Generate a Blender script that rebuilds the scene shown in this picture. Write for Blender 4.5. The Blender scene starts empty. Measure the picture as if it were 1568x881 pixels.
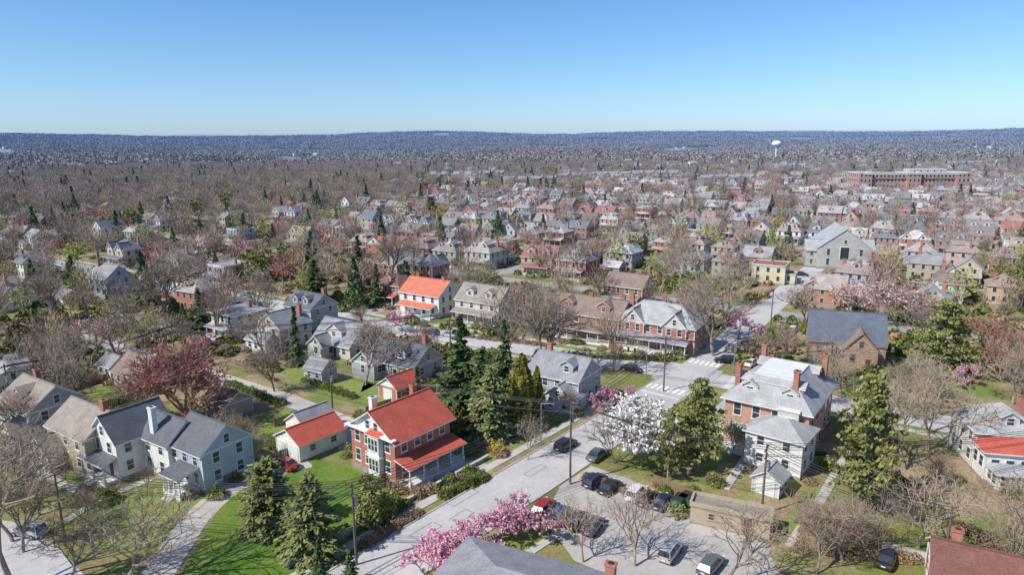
import bpy, math, random
from mathutils import Vector, Matrix, noise
random.seed(7)
R=random.random
def U(a,b): return a+(b-a)*R()
sc=bpy.context.scene
# ------------------------------------------------------------------ camera
H=48.0; F=1046.0
CAMR=Matrix.Rotation(math.radians(90-12.32),3,'X')@Matrix.Rotation(math.radians(-0.36),3,'Z')
cam=bpy.data.cameras.new("camera"); cam.lens=36*F/1568; cam.sensor_width=36; cam.clip_start=1; cam.clip_end=40000
co=bpy.data.objects.new("camera",cam); sc.collection.objects.link(co)
co.matrix_world=Matrix.Translation((0,0,H))@CAMR.to_4x4(); sc.camera=co
def G(u,v,z=0.0):
    "survey: plan position of a ground point measured on the photograph"
    d=CAMR@Vector(((u-784)/F,(440.5-v)/F,-1)); t=(z-H)/d.z
    return Vector((d.x*t,d.y*t))
CI=CAMR.inverted()
def proj(x,y,z=0):
    c=CI@Vector((x,y,z-H)); return 784+F*c.x/-c.z, 440.5-F*c.y/-c.z
sc.view_settings.view_transform='Standard'; sc.view_settings.look='None'; sc.view_settings.exposure=0
# ------------------------------------------------------------------ light
SE=math.radians(45); SV=Vector((-0.88,-0.47,0)).normalized()
w=bpy.data.worlds.new("World"); sc.world=w; w.use_nodes=True
nt=w.node_tree; bg=nt.nodes['Background']
sky=nt.nodes.new('ShaderNodeTexSky'); sky.sky_type='NISHITA'; sky.sun_disc=False
sky.sun_elevation=SE; sky.sun_rotation=math.atan2(SV.x,SV.y)%(2*math.pi); sky.air_density=1.0; sky.dust_density=0.4; sky.ozone_density=2.5; sky.altitude=100
tc=nt.nodes.new('ShaderNodeTexCoord'); sx=nt.nodes.new('ShaderNodeSeparateXYZ'); nt.links.new(tc.outputs['Generated'],sx.inputs[0])
rp=nt.nodes.new('ShaderNodeValToRGB'); nt.links.new(sx.outputs['Z'],rp.inputs[0])
rp.color_ramp.elements.new(.09); rp.color_ramp.elements.new(.2)
for e,(p_,c_) in zip(rp.color_ramp.elements,((0,(.41,.54,.84)),(.09,(.39,.53,.70)),(.2,(.34,.52,.70)),(.55,(.46,.53,.60)))): e.position=p_; e.color=(*c_,1)
mx=nt.nodes.new('ShaderNodeMix'); mx.data_type='RGBA'; mx.blend_type='MULTIPLY'; mx.inputs[0].default_value=1
nt.links.new(sky.outputs[0],mx.inputs[6]); nt.links.new(rp.outputs[0],mx.inputs[7])
s2=nt.nodes.new('ShaderNodeVectorMath'); s2.operation='SCALE'; s2.inputs['Scale'].default_value=1.8
nt.links.new(mx.outputs[2],s2.inputs[0]); nt.links.new(s2.outputs[0],bg.inputs[0])
bg.inputs[1].default_value=0.12
L=bpy.data.lights.new("sun","SUN"); L.energy=5; L.angle=math.radians(.53); L.color=(1,.945,.85)
lo=bpy.data.objects.new("sun",L); sc.collection.objects.link(lo)
sd=Vector((SV.x*math.cos(SE),SV.y*math.cos(SE),math.sin(SE)))
lo.rotation_euler=sd.to_track_quat('Z','Y').to_euler(); lo.location=(0,0,200)
# ------------------------------------------------------------------ materials
def newmat(name,rough=.85,spec=.3):
    m=bpy.data.materials.new(name); m.use_nodes=True
    p=m.node_tree.nodes['Principled BSDF']; p.inputs['Roughness'].default_value=rough
    p.inputs['Specular IOR Level'].default_value=spec
    return m,m.node_tree,p
def N(nt,t,**k):
    n=nt.nodes.new(t)
    for a,b in k.items(): setattr(n,a,b)
    return n
def math1(nt,op,a,b=None):
    n=N(nt,'ShaderNodeMath',operation=op)
    for i,v in enumerate((a,b)):
        if v is None: continue
        if isinstance(v,(int,float)): n.inputs[i].default_value=v
        else: nt.links.new(v,n.inputs[i])
    return n.outputs[0]
def mixc(nt,f,a,b,bt='MIX'):
    n=N(nt,'ShaderNodeMix',data_type='RGBA',blend_type=bt)
    for i,v in ((0,f),(6,a),(7,b)):
        if isinstance(v,(int,float)): n.inputs[i].default_value=v
        elif isinstance(v,(tuple,list)): n.inputs[i].default_value=(*v[:3],1)
        else: nt.links.new(v,n.inputs[i])
    return n.outputs[2]
def mapr(nt,v,a,b,c,d):
    n=N(nt,'ShaderNodeMapRange'); nt.links.new(v,n.inputs[0])
    for i,x in enumerate((a,b,c,d)): n.inputs[i+1].default_value=x
    return n.outputs[0]
def noiz(nt,scale,detail=3,vec=None,rough=.55):
    n=N(nt,'ShaderNodeTexNoise'); n.inputs['Scale'].default_value=scale; n.inputs['Detail'].default_value=detail; n.inputs['Roughness'].default_value=rough
    if vec is None:
        g=N(nt,'ShaderNodeNewGeometry'); vec=g.outputs['Position']
    nt.links.new(vec,n.inputs['Vector']); return n.outputs[0]
HAZE_TINT=(.215,.335,.53)
def painted_haze(nt,c,k=3800.):  # aerial haze painted into the base colour, bluer with distance from the origin
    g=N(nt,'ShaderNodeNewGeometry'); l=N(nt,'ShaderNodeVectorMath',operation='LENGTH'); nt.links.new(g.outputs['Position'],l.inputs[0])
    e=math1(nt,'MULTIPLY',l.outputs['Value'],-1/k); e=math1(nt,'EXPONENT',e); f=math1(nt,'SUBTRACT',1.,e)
    return mixc(nt,f,c,HAZE_TINT)
def scalec(nt,c,f):
    n=N(nt,'ShaderNodeVectorMath',operation='SCALE')
    if isinstance(c,tuple): n.inputs[0].default_value=c[:3]
    else: nt.links.new(c,n.inputs[0])
    nt.links.new(f,n.inputs['Scale']); return n.outputs[0]
def mat(name,col,rough=.85,var=.15,scale=1.,var2=.0,scale2=8.,island=0,orand=0,spec=.3,paint_haze=True,metal=0,bump=0):
    m,nt,p=newmat(name,rough,spec)
    c=scalec(nt,tuple(col),mapr(nt,noiz(nt,scale,4),.25,.75,1-var,1+var))
    if var2: c=scalec(nt,c,mapr(nt,noiz(nt,scale2,3),.25,.75,1-var2,1+var2))
    if island:
        g=N(nt,'ShaderNodeNewGeometry'); c=scalec(nt,c,mapr(nt,g.outputs['Random Per Island'],0,1,1-island,1+island))
    if orand:
        o=N(nt,'ShaderNodeObjectInfo'); c=scalec(nt,c,mapr(nt,o.outputs['Random'],0,1,1-orand,1+orand))
    if paint_haze: c=painted_haze(nt,c)
    nt.links.new(c,p.inputs['Base Color']); p.inputs['Metallic'].default_value=metal
    if bump:
        b=N(nt,'ShaderNodeBump'); b.inputs['Strength'].default_value=bump; b.inputs['Distance'].default_value=.05
        nt.links.new(noiz(nt,scale2,4),b.inputs['Height']); nt.links.new(b.outputs[0],p.inputs['Normal'])
    return m
def leafmat(name,c1,c2,clump=.7,orand=.15,k=3800.):
    m,nt,p=newmat(name,.8,.15)
    g=N(nt,'ShaderNodeNewGeometry')
    f=math1(nt,'ADD',math1(nt,'MULTIPLY',g.outputs['Random Per Island'],.6),math1(nt,'MULTIPLY',mapr(nt,noiz(nt,clump,2),.3,.7,0,1),.4))
    c=mixc(nt,f,c1,c2)
    o=N(nt,'ShaderNodeObjectInfo'); c=scalec(nt,c,mapr(nt,o.outputs['Random'],0,1,1-orand,1+orand))
    c=painted_haze(nt,c,k); nt.links.new(c,p.inputs['Base Color']); return m
def roofmat(name,col,var=.22):
    m,nt,p=newmat(name,.8,.25)
    tcn=N(nt,'ShaderNodeTexCoord'); ob_=tcn.outputs['Object']
    s=N(nt,'ShaderNodeSeparateXYZ'); nt.links.new(ob_,s.inputs[0])
    w_=math1(nt,'FRACT',math1(nt,'MULTIPLY',s.outputs['Z'],5.5)); line=mapr(nt,w_,0,.22,.82,1.0)
    c=scalec(nt,tuple(col) if isinstance(col,tuple) else col,mapr(nt,noiz(nt,.6,5),.25,.75,1-var,1+var))
    c=scalec(nt,c,mapr(nt,noiz(nt,5,3),.25,.75,.74,1.26)); c=scalec(nt,c,line)
    nt.links.new(painted_haze(nt,c),p.inputs['Base Color']); return m
def brickmat(name,col):
    m,nt,p=newmat(name,.9,.15)
    tcn=N(nt,'ShaderNodeTexCoord'); s=N(nt,'ShaderNodeSeparateXYZ'); nt.links.new(tcn.outputs['Object'],s.inputs[0])
    cb=N(nt,'ShaderNodeCombineXYZ'); nt.links.new(math1(nt,'ADD',s.outputs['X'],s.outputs['Y']),cb.inputs[0]); nt.links.new(s.outputs['Z'],cb.inputs[1])
    br=N(nt,'ShaderNodeTexBrick'); br.inputs['Scale'].default_value=1; br.inputs['Brick Width'].default_value=.24; br.inputs['Row Height'].default_value=.08; br.inputs['Mortar Size'].default_value=.006
    br.inputs['Color1'].default_value=(*[x*1.2 for x in col],1); br.inputs['Color2'].default_value=(*[x*.75 for x in col],1); br.inputs['Mortar'].default_value=(.4,.35,.3,1)
    nt.links.new(cb.outputs[0],br.inputs['Vector'])
    c=scalec(nt,br.outputs[0],mapr(nt,noiz(nt,.8,4),.25,.75,.8,1.2)); nt.links.new(painted_haze(nt,c),p.inputs['Base Color']); return m
white=mat("white_paint",(.73,.73,.71),.6,.1,.7,.06,3)
brick=brickmat("red_brick",(.43,.15,.09)); brick2=brickmat("brown_brick",(.37,.20,.135)); brick3=brickmat("school_brick",(.52,.27,.19))
siding_tan=mat("tan_siding",(.44,.36,.26),.7,.1,.5,.06,4); siding_gray=mat("gray_siding",(.38,.40,.42),.7,.1,.5,.06,4)
stucco=mat("pale_stucco",(.57,.54,.49),.85,.14,.6,.08,3); stone=mat("brown_stone",(.37,.25,.175),.9,.35,1.2,.35,3)
gstone=mat("grey_stone",(.46,.44,.41),.9,.15,.5,.15,3); bluesid=mat("blue_gray_siding",(.43,.49,.56),.7,.08,.5)
rd_red=roofmat("red_shingle",(.50,.105,.065),.16); rd_orange=roofmat("orange_tile",(.58,.18,.10),.18); rd_gray=roofmat("gray_slate",(.28,.28,.30)); rd_dark=roofmat("dark_shingle",(.125,.13,.145))
rd_brown=roofmat("brown_shingle",(.26,.19,.15)); rd_light=roofmat("weathered_slate",(.39,.39,.395)); rd_blue=roofmat("blue_slate",(.12,.135,.17)); rd_tan=roofmat("tan_shingle",(.30,.255,.21)); rd_maroon=roofmat("maroon_shingle",(.21,.09,.07))
glass,_,gp=newmat("window_glass",.08,.6); gp.inputs['Base Color'].default_value=(.045,.055,.07,1)
door=mat("door_paint",(.12,.05,.035),.5); conc=mat("concrete",(.50,.48,.44),.9,.12,.5,.1,4,bump=.2)
found=mat("foundation_stone",(.30,.28,.25),.95,.25,1.5)
def roadmat(name,col):
    m,nt,p=newmat(name,.9,.2)
    c=scalec(nt,col,mapr(nt,noiz(nt,.12,5),.3,.7,.86,1.12)); c=scalec(nt,c,mapr(nt,noiz(nt,1.3,5,rough=.7),.3,.7,.88,1.1)); c=scalec(nt,c,mapr(nt,noiz(nt,14,2),.3,.7,.92,1.08))
    v=N(nt,'ShaderNodeTexVoronoi',feature='DISTANCE_TO_EDGE'); v.inputs['Scale'].default_value=.075
    g=N(nt,'ShaderNodeNewGeometry'); nz=N(nt,'ShaderNodeTexNoise'); nz.inputs['Scale'].default_value=.35; nz.inputs['Detail'].default_value=4; nt.links.new(g.outputs['Position'],nz.inputs['Vector'])
    add=N(nt,'ShaderNodeVectorMath',operation='MULTIPLY_ADD'); nt.links.new(nz.outputs['Color'],add.inputs[0]); add.inputs[1].default_value=(7,7,0); nt.links.new(g.outputs['Position'],add.inputs[2]); nt.links.new(add.outputs[0],v.inputs['Vector'])
    c=scalec(nt,c,mapr(nt,v.outputs['Distance'],.002,.008,.84,1))
    nt.links.new(painted_haze(nt,c),p.inputs['Base Color']); return m
asph=roadmat("worn_asphalt",(.51,.49,.485)); asph2=roadmat("lot_asphalt",(.46,.43,.41)); drv=roadmat("driveway_concrete",(.50,.465,.43)); patch=mat("asphalt_patch",(.30,.29,.29),.9,.1,2)
astown=roadmat("town_asphalt",(.36,.345,.34))
paintw=mat("road_paint",(.80,.80,.78),.7,.12,3)
def grassmat(name,c1,c2,c3,s=.15):
    m,nt,p=newmat(name,.95,.1)
    c=mixc(nt,mapr(nt,noiz(nt,s,5,rough=.65),.35,.65,0,1),c1,c2)
    c=mixc(nt,mapr(nt,noiz(nt,s*4.3,5,rough=.7),.5,.75,0,.8),c,c3)
    c=scalec(nt,c,mapr(nt,noiz(nt,1.6,6,rough=.8),.3,.7,.62,1.32)); nt.links.new(painted_haze(nt,c),p.inputs['Base Color']); return m
lawn=grassmat("lawn_green",(.085,.18,.015),(.155,.225,.03),(.24,.23,.075),.14)
lawn2=grassmat("lawn_spring",(.15,.24,.035),(.27,.28,.08),(.36,.28,.15),.3)
def groundmat():
    m,nt,p=newmat("ground_cover",.95,.1)
    near=mixc(nt,mapr(nt,noiz(nt,.05,6,rough=.7),.45,.58,0,1),(.175,.225,.045),(.39,.285,.18))
    near=mixc(nt,mapr(nt,noiz(nt,.22,6,rough=.75),.48,.62,0,.85),near,(.26,.165,.09))
    near=mixc(nt,mapr(nt,noiz(nt,.45,5,rough=.7),.53,.66,0,.7),near,(.20,.25,.05))
    near=scalec(nt,near,mapr(nt,noiz(nt,1.7,6,rough=.85),.3,.7,.55,1.38))
    far=mixc(nt,mapr(nt,noiz(nt,.02,4),.35,.65,0,1),(.20,.14,.11),(.11,.11,.08))
    fld=mixc(nt,mapr(nt,noiz(nt,.004,2),.45,.5,0,1),(.34,.30,.17),(.22,.32,.11))
    far=mixc(nt,mapr(nt,noiz(nt,.0024,3,rough=.4),.62,.635,0,1),far,fld)
    far=scalec(nt,far,mapr(nt,noiz(nt,.009,5,rough=.8),.3,.7,.45,1.5))
    g=N(nt,'ShaderNodeNewGeometry'); l=N(nt,'ShaderNodeVectorMath',operation='LENGTH'); nt.links.new(g.outputs['Position'],l.inputs[0])
    c=mixc(nt,mapr(nt,l.outputs['Value'],500,1300,0,1),near,far)
    nt.links.new(painted_haze(nt,c),p.inputs['Base Color']); return m
gmat=groundmat()
bark=mat("gray_bark",(.32,.25,.195),.95,.25,2,orand=.15); twig=leafmat("bare_twigs",(.33,.235,.165),(.49,.375,.275),.5,.22)
twigr=leafmat("budding_twigs",(.38,.14,.11),(.48,.21,.16),.5,.2)
twigfar=leafmat("woodland_twigs",(.22,.145,.10),(.50,.365,.265),.05,.3)
lf_dk=leafmat("spruce_needles",(.040,.078,.024),(.125,.185,.055)); lf_ol=leafmat("pine_needles",(.13,.145,.036),(.34,.33,.11)); lf_au=leafmat("golden_cypress_foliage",(.12,.125,.018),(.31,.28,.045))
lf_md=leafmat("fir_needles",(.12,.15,.045),(.36,.37,.13))
lf_pk=leafmat("pink_blossom",(.60,.22,.37),(.86,.50,.63)); lf_lp=leafmat("pale_blossom",(.62,.38,.38),(.82,.61,.58)); lf_wh=leafmat("white_blossom",(.84,.78,.72),(.95,.92,.88))
lf_rd=leafmat("red_maple_buds",(.28,.07,.06),(.47,.17,.13)); lf_gr=leafmat("shrub_leaves",(.08,.12,.02),(.24,.26,.06)); lf_ye=leafmat("forsythia_flowers",(.45,.36,.03),(.75,.62,.06)); lf_br=leafmat("dry_hedge",(.26,.16,.09),(.44,.31,.19))
lf_sp=leafmat("spring_leaves",(.24,.28,.045),(.44,.45,.12))
metal=mat("weathered_metal",(.35,.36,.37),.5,.1,1,metal=.5); wood=mat("pole_wood",(.16,.115,.08),.95,.2,3); wirem=mat("wire_rubber",(.035,.035,.04),.6); rubber=mat("tyre_rubber",(.03,.03,.03),.8); fencew=mat("fence_wood",(.25,.17,.11),.9,.2,2)
greenp=mat("dumpster_green",(.03,.16,.09),.5); tankw=mat("tank_paint",(.82,.83,.84),.5,.03,.1,paint_haze=False)
def townwall():
    m,nt,p=newmat("town_wall",.85,.2); o=N(nt,'ShaderNodeObjectInfo')
    c=scalec(nt,o.outputs['Color'],mapr(nt,noiz(nt,.6,4),.25,.75,.85,1.15)); c=scalec(nt,c,mapr(nt,noiz(nt,5,2),.25,.75,.93,1.07))
    nt.links.new(painted_haze(nt,c),p.inputs['Base Color']); return m
def townroof():
    m,nt,p=newmat("town_roof",.85,.25); o=N(nt,'ShaderNodeObjectInfo'); r=N(nt,'ShaderNodeValToRGB'); nt.links.new(o.outputs['Random'],r.inputs[0])
    cr=r.color_ramp; cr.interpolation='CONSTANT'
    cols=[(.32,.315,.32),(.18,.18,.19),(.31,.235,.20),(.44,.43,.42),(.24,.20,.17),(.33,.12,.09),(.37,.34,.33),(.15,.155,.17),(.33,.25,.20),(.50,.47,.45),(.28,.27,.26),(.38,.32,.28),(.17,.165,.17),(.25,.22,.21),(.30,.29,.30),(.22,.17,.145)]
    while len(cr.elements)<len(cols): cr.elements.new(.5)
    for i,c in enumerate(cols): cr.elements[i].position=i/len(cols); cr.elements[i].color=(*c,1)
    c=scalec(nt,r.outputs[0],mapr(nt,noiz(nt,.5,5),.25,.75,.72,1.28)); c=scalec(nt,c,mapr(nt,noiz(nt,4,2),.25,.75,.84,1.16))
    nt.links.new(painted_haze(nt,c),p.inputs['Base Color']); return m
tw=townwall(); troof=townroof()
ttrim=mat("town_trim",(.58,.57,.54),.7,.2,.2,orand=.2)
# ------------------------------------------------------------------ builder
def mkmesh(name,V,Fa,Ms):
    me=bpy.data.meshes.new(name); me.from_pydata(V,[],Fa); sl=[]; idx={}
    for m in Ms:
        if m.name not in idx: idx[m.name]=len(sl); sl.append(m)
    for m in sl: me.materials.append(m)
    me.polygons.foreach_set('material_index',[idx[m.name] for m in Ms]); me.update(); return me
def ob(name,me,x=0,y=0,z=0,rz=0,s=1,parent=None):
    o=bpy.data.objects.new(name,me); sc.collection.objects.link(o); o.location=(x,y,z); o.rotation_euler=(0,0,rz)
    o.scale=(s,s,s) if isinstance(s,(int,float)) else s
    if parent: o.parent=parent
    return o
class B:
    def __init__(s): s.P={}; s.M=Matrix()
    def poly(s,part,m,pts):
        V,Fa,Ms=s.P.setdefault(part,([],[],[])); n=len(V); M=s.M
        for p in pts: V.append(tuple(M@Vector(p)))
        Fa.append(tuple(range(n,n+len(pts)))); Ms.append(m)
    def box(s,part,m,c,z,rz=0,top=1.0):
        x,y,h=z[0]/2,z[1]/2,z[2]/2; cs,sn=math.cos(rz),math.sin(rz); q=[]
        for (a,b_,d) in ((-x,-y,-h),(x,-y,-h),(x,y,-h),(-x,y,-h),(-x,-y,h),(x,-y,h),(x,y,h),(-x,y,h)):
            if d>0: a*=top; b_*=top
            q.append((c[0]+a*cs-b_*sn,c[1]+a*sn+b_*cs,c[2]+d))
        for f in ((0,3,2,1),(4,5,6,7),(0,1,5,4),(1,2,6,5),(2,3,7,6),(3,0,4,7)): s.poly(part,m,[q[i] for i in f])
    def slab(s,part,m,pts,th,edge):
        lo_=[(p[0],p[1],p[2]-th) for p in pts]; s.poly(part,m,pts); s.poly(part,edge,lo_[::-1])
        for i in range(len(pts)):
            j=(i+1)%len(pts); s.poly(part,edge,[lo_[i],lo_[j],pts[j],pts[i]])
    def tube(s,part,m,p0,p1,r0,r1,n=8,cap=True):
        p0=Vector(p0);p1=Vector(p1); d=(p1-p0).normalized(); a=d.orthogonal().normalized(); b_=d.cross(a)
        A=[p0+(a*math.cos(t)+b_*math.sin(t))*r0 for t in [6.28318*i/n for i in range(n)]]
        C=[p1+(a*math.cos(t)+b_*math.sin(t))*r1 for t in [6.28318*i/n for i in range(n)]]
        for i in range(n): j=(i+1)%n; s.poly(part,m,[A[i],A[j],C[j],C[i]])
        if cap: s.poly(part,m,C); s.poly(part,m,A[::-1])
    def merged(s,name):
        V=[];Fa=[];Ms=[]
        for (v,f,m) in s.P.values():
            n=len(V); V+=v; Fa+=[tuple(i+n for i in t) for t in f]; Ms+=m
        return mkmesh(name,V,Fa,Ms)
    def build(s,name,x,y,phi,z=0):
        e=bpy.data.objects.new(name,None); sc.collection.objects.link(e); e.location=(x,y,z); e.rotation_euler=(0,0,phi); e.empty_display_size=.5
        for k,(v,f,m) in s.P.items():
            o=ob(k,mkmesh(k,v,f,m)); o.parent=e
        return e
def TR(x,y,a=0,z=0): return Matrix.Translation((x,y,z))@Matrix.Rotation(a,4,'Z')
def window(b,x,z,ww,wh,det=1,tr=None):
    tr=tr or white; k=.26 if det else .18
    b.box('windows',tr,(x,-.03,z),(ww+k,.06,wh+k)); b.box('windows',glass,(x,-.065,z),(ww,.03,wh))
    if det:
        b.box('windows',tr,(x,-.085,z),(ww,.03,.07)); b.box('windows',tr,(x,-.04,z-wh/2-.18),(ww+.42,.16,.08))
def gabroof(b,w,d,h,rise,over,rm,tr,gm,gw=1,det=1):
    e=d/2+over; ze=h-over*rise/(d/2); x=w/2+over*.8; up=.1
    for s in (-1,1):
        pts=[(-x,s*e,ze+up),(x,s*e,ze+up),(x,0,h+rise+up),(-x,0,h+rise+up)]
        if s>0: pts=pts[::-1]
        b.slab('roof',rm,pts,.2,tr)
    b.box('roof',rm,(0,0,h+rise+.13),(2*x-.02,.3,.08))
    for s in (-1,1):
        xx=s*(w/2-.002); b.poly('walls',gm,[(xx,-d/2,h-.02),(xx,d/2,h-.02),(xx,0,h+rise-.1)])
        if gw and rise>1.5:
            M0=b.M; b.M=M0@TR(s*w/2,0,s*math.pi/2)
            if gw==2:
                for q in (-.9,.9): window(b,q,h+rise*.28,.8,1.2,det,tr)
            else: window(b,0,h+rise*.32,.8,min(1.3,rise*.4),det,tr)
            b.M=M0
def house(b,w,d,fl=2,fh=2.9,base=.5,roof='gx',rise=3,wm=None,wm2=None,gm=None,rm=None,tr=None,over=.45,nx=3,ny=3,porch=None,chim=(),dorm=(),det=1,ww=.95,wh=1.5,gw=1,dr=1,sides=(0,1,2,3),corner=True,deck=.5):
    tr=tr or white; gm=gm or wm2 or wm; h=base+fl*fh
    b.box('foundation',found,(0,0,base/2-.2),(w+.14,d+.14,base+.4))
    if wm2:
        zz=base+fh; b.box('walls',wm,(0,0,(base+zz)/2),(w,d,zz-base)); b.box('walls',wm2,(0,0,(zz+h)/2),(w,d,h-zz)); b.box('trim',tr,(0,0,zz),(w+.1,d+.1,.18))
    else: b.box('walls',wm,(0,0,(base+h)/2),(w,d,h-base))
    if corner:
        for sx_ in (-1,1):
            for sy_ in (-1,1): b.box('trim',tr,(sx_*w/2,sy_*d/2,(base+h)/2),(.14,.14,h-base-.02))
    b.box('trim',tr,(0,0,h-.15),(w+.12,d+.12,.24))
    M0=b.M
    for k,(x,y,a,Ln,n) in enumerate(((0,-d/2,0,w,nx),(w/2,0,math.pi/2,d,ny),(0,d/2,math.pi,w,nx),(-w/2,0,-math.pi/2,d,ny))):
        if k not in sides: continue
        b.M=M0@TR(x,y,a)
        for f in range(fl):
            for i in range(n):
                xx=((i+.5)/n-.5)*Ln*.92; z=base+f*fh+fh*.56
                if k==0 and f==0 and dr and i==n//2:
                    b.box('door',tr,(xx,-.03,base+1.1),(1.3,.06,2.3)); b.box('door',door,(xx,-.07,base+1.05),(.95,.04,2.1)); continue
                window(b,xx,z,ww,wh,det,tr)
    b.M=M0
    if roof=='gx': gabroof(b,w,d,h,rise,over,rm,tr,gm,gw,det)
    elif roof=='gy':
        b.M=M0@TR(0,0,math.pi/2); gabroof(b,d,w,h,rise,over,rm,tr,gm,gw,det); b.M=M0
    elif roof in('hip','deck'):
        X=w/2+over; Y=d/2+over
        if roof=='hip':
            if w>=d: r=[(-(w-d)/2-.05,0,h+rise),((w-d)/2+.05,0,h+rise)]; A=[(-X,-Y,h),(X,-Y,h),(X,Y,h),(-X,Y,h)]; fs=[[A[0],A[1],r[1],r[0]],[A[1],A[2],r[1]],[A[2],A[3],r[0],r[1]],[A[3],A[0],r[0]]]
            else: r=[(0,-(d-w)/2-.05,h+rise),(0,(d-w)/2+.05,h+rise)]; A=[(-X,-Y,h),(X,-Y,h),(X,Y,h),(-X,Y,h)]; fs=[[A[0],A[1],r[0]],[A[1],A[2],r[1],r[0]],[A[2],A[3],r[1]],[A[3],A[0],r[0],r[1]]]
        else:
            ix=X-min(X,Y)*(1-deck); iy=Y-min(X,Y)*(1-deck); A=[(-X,-Y,h),(X,-Y,h),(X,Y,h),(-X,Y,h)]; C=[(-ix,-iy,h+rise),(ix,-iy,h+rise),(ix,iy,h+rise),(-ix,iy,h+rise)]
            fs=[[A[i],A[(i+1)%4],C[(i+1)%4],C[i]] for i in range(4)]+[C]
            b.box('roof',tr,(0,0,h+rise),(2*ix+.2,2*iy+.2,.16))
        for f in fs: b.poly('roof',rm,f)
        b.box('trim',tr,(0,0,h-.1),(2*X,2*Y,.2-.004))
    elif roof=='flat':
        b.box('roof',rm,(0,0,h+.06),(w+.02,d+.02,.1)); 
        for s in (-1,1):
            b.box('trim',tr,(0,s*(d/2+.05),h+.22),(w+.3,.3,.5)); b.box('trim',tr,(s*(w/2+.05),0,h+.22),(.296,d-.3,.5))
    sl=rise/(d/2+(over if roof in('hip','deck') else 0))
    if roof=='deck': sl=rise/(min(w,d)/2*(1-deck)+over*.5)
    for (s,x,wd) in dorm:
        b.M=M0@TR(0,0,0 if s<0 else math.pi); xx=x if s<0 else -x
        yf=-d/2*.74; zr=h+sl*(d/2*.26)+.0; hh=1.45
        b.M=b.M@TR(xx,0,0); b.box('dormer',wm2 or gm,(0,(yf)/2,zr+hh/2-.15),(wd,-yf,hh+.3))
        e=wd/2+.25; zz=zr+hh; rr=wd*.34
        for q in (-1,1):
            pts=[(q*e,yf-.3,zz-.1),(q*e,0,zz-.1),(0,0,zz+rr),(0,yf-.3,zz+rr)]
            b.slab('dormer',rm,pts if q>0 else pts[::-1],.14,tr)
        b.poly('dormer',wm2 or gm,[(-wd/2,yf,zz-.05),(wd/2,yf,zz-.05),(0,yf,zz+rr-.1)])
        MM=b.M; b.M=MM@TR(0,yf); window(b,0,zr+hh*.5,min(.9,wd*.5),1.0,det,tr); b.M=M0
    for (x,y,*e) in chim:
        top=(e[0] if e else h+rise+.9); m=e[1] if len(e)>1 else brick
        b.box('chimney',m,(x,y,top/2),(.95,.75,top)); b.box('chimney',m,(x,y,top+.06),(1.15,.95,.18)); b.box('chimney',rubber,(x,y,top+.2),(.5,.35,.12))
    if porch:
        ps=porch if isinstance(porch,list) else [porch]
        for p in ps:
            sd_=p.get('side',0); Ln=w if sd_%2==0 else d; off=(d if sd_%2==0 else w)/2
            ang=(0,math.pi/2,math.pi,-math.pi/2)[sd_]; b.M=M0@Matrix.Rotation(ang,4,'Z')@TR(p.get('x',0),-off)
            pw=p.get('w',Ln*.9); pd=p.get('d',2.4); prm=p.get('rm',rm); zt=base+2.65
            b.box('porch',conc if p.get('conc') else tr,(0,-pd/2-.04,base/2),(pw,pd,base)); 
            b.slab('porch',prm,[(-pw/2-.3,-pd-.35,zt),(pw/2+.3,-pd-.35,zt),(pw/2+.3,-.02,zt+.75),(-pw/2-.3,-.02,zt+.75)],.18,tr)
            b.box('porch',tr,(0,-pd+.1,zt-.28),(pw,.2,.26))
            nc=p.get('n',4)
            for i in range(nc):
                xx=-pw/2+.15+(pw-.3)*i/(nc-1); b.tube('porch',tr,(xx,-pd+.12,base),(xx,-pd+.12,zt-.4),.13,.11,8)
                b.box('porch',tr,(xx,-pd+.12,base+.25),(.36,.36,.5))
            if det:
                for i in range(nc-1):
                    if i==(nc-1)//2: continue
                    xa=-pw/2+.15+(pw-.3)*i/(nc-1); xb=-pw/2+.15+(pw-.3)*(i+1)/(nc-1)
                    b.box('porch',tr,((xa+xb)/2,-pd+.12,base+.95),(xb-xa-.3,.07,.07))
                    k=int((xb-xa)/.25)
                    for q in range(1,k): b.box('porch',tr,(xa+(xb-xa)*q/k,-pd+.12,base+.5),(.05,.04,.82))
            for i in range(3): b.box('porch',conc,(0,-pd-.3-.3*i,base*(3-i)/4/2),(1.8,.298,base*(3-i)/4))
            b.M=M0
    b.M=M0
# ------------------------------------------------------------------ ground
def smooth(a,b,x): t=max(0,min(1,(x-a)/(b-a))); return t*t*(3-2*t)
def hgt(x,y):
    r=math.hypot(x,y)
    if r<600: return 0.
    n1=noise.noise((x/800+3.1,y/800,0)); n2=noise.noise((x/1900+2,y/1900+7,5)); n3=noise.noise((x/350,y/350,9))
    return smooth(600,2500,r)*(n1*24-6+n3*4)*(1-.3*smooth(4000,8000,r))+smooth(2200,8500,r)*(94+34*n2)+smooth(600,2000,r)*n3*2+smooth(1800,3500,r)*n2*22
V=[(0,0,0)];Fa=[]; NA=540; rad=[]; r=8.
while r<13000: rad.append(r); r*=1.07 if r<500 else 1.045
for r in rad:
    for i in range(NA):
        a=6.2831853*i/NA; x,y=r*math.cos(a),r*math.sin(a); V.append((x,y,hgt(x,y)))
for i in range(NA): Fa.append((0,1+i,1+(i+1)%NA))
for k in range(len(rad)-1):
    o=1+k*NA
    for i in range(NA): j=(i+1)%NA; Fa.append((o+i,o+NA+i,o+NA+j,o+j))
me=mkmesh("ground",V,Fa,[gmat]*len(Fa)); me.polygons.foreach_set('use_smooth',[True]*len(Fa)); ob("ground",me)
I0=G(1058,575); av=Vector((.545,.839)); bv=Vector((-.839,.545)); am=Vector((.63,.775)).normalized(); bm=Vector((-am.y,am.x))
def ST(s,t): return I0+av*s+bv*t
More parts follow.
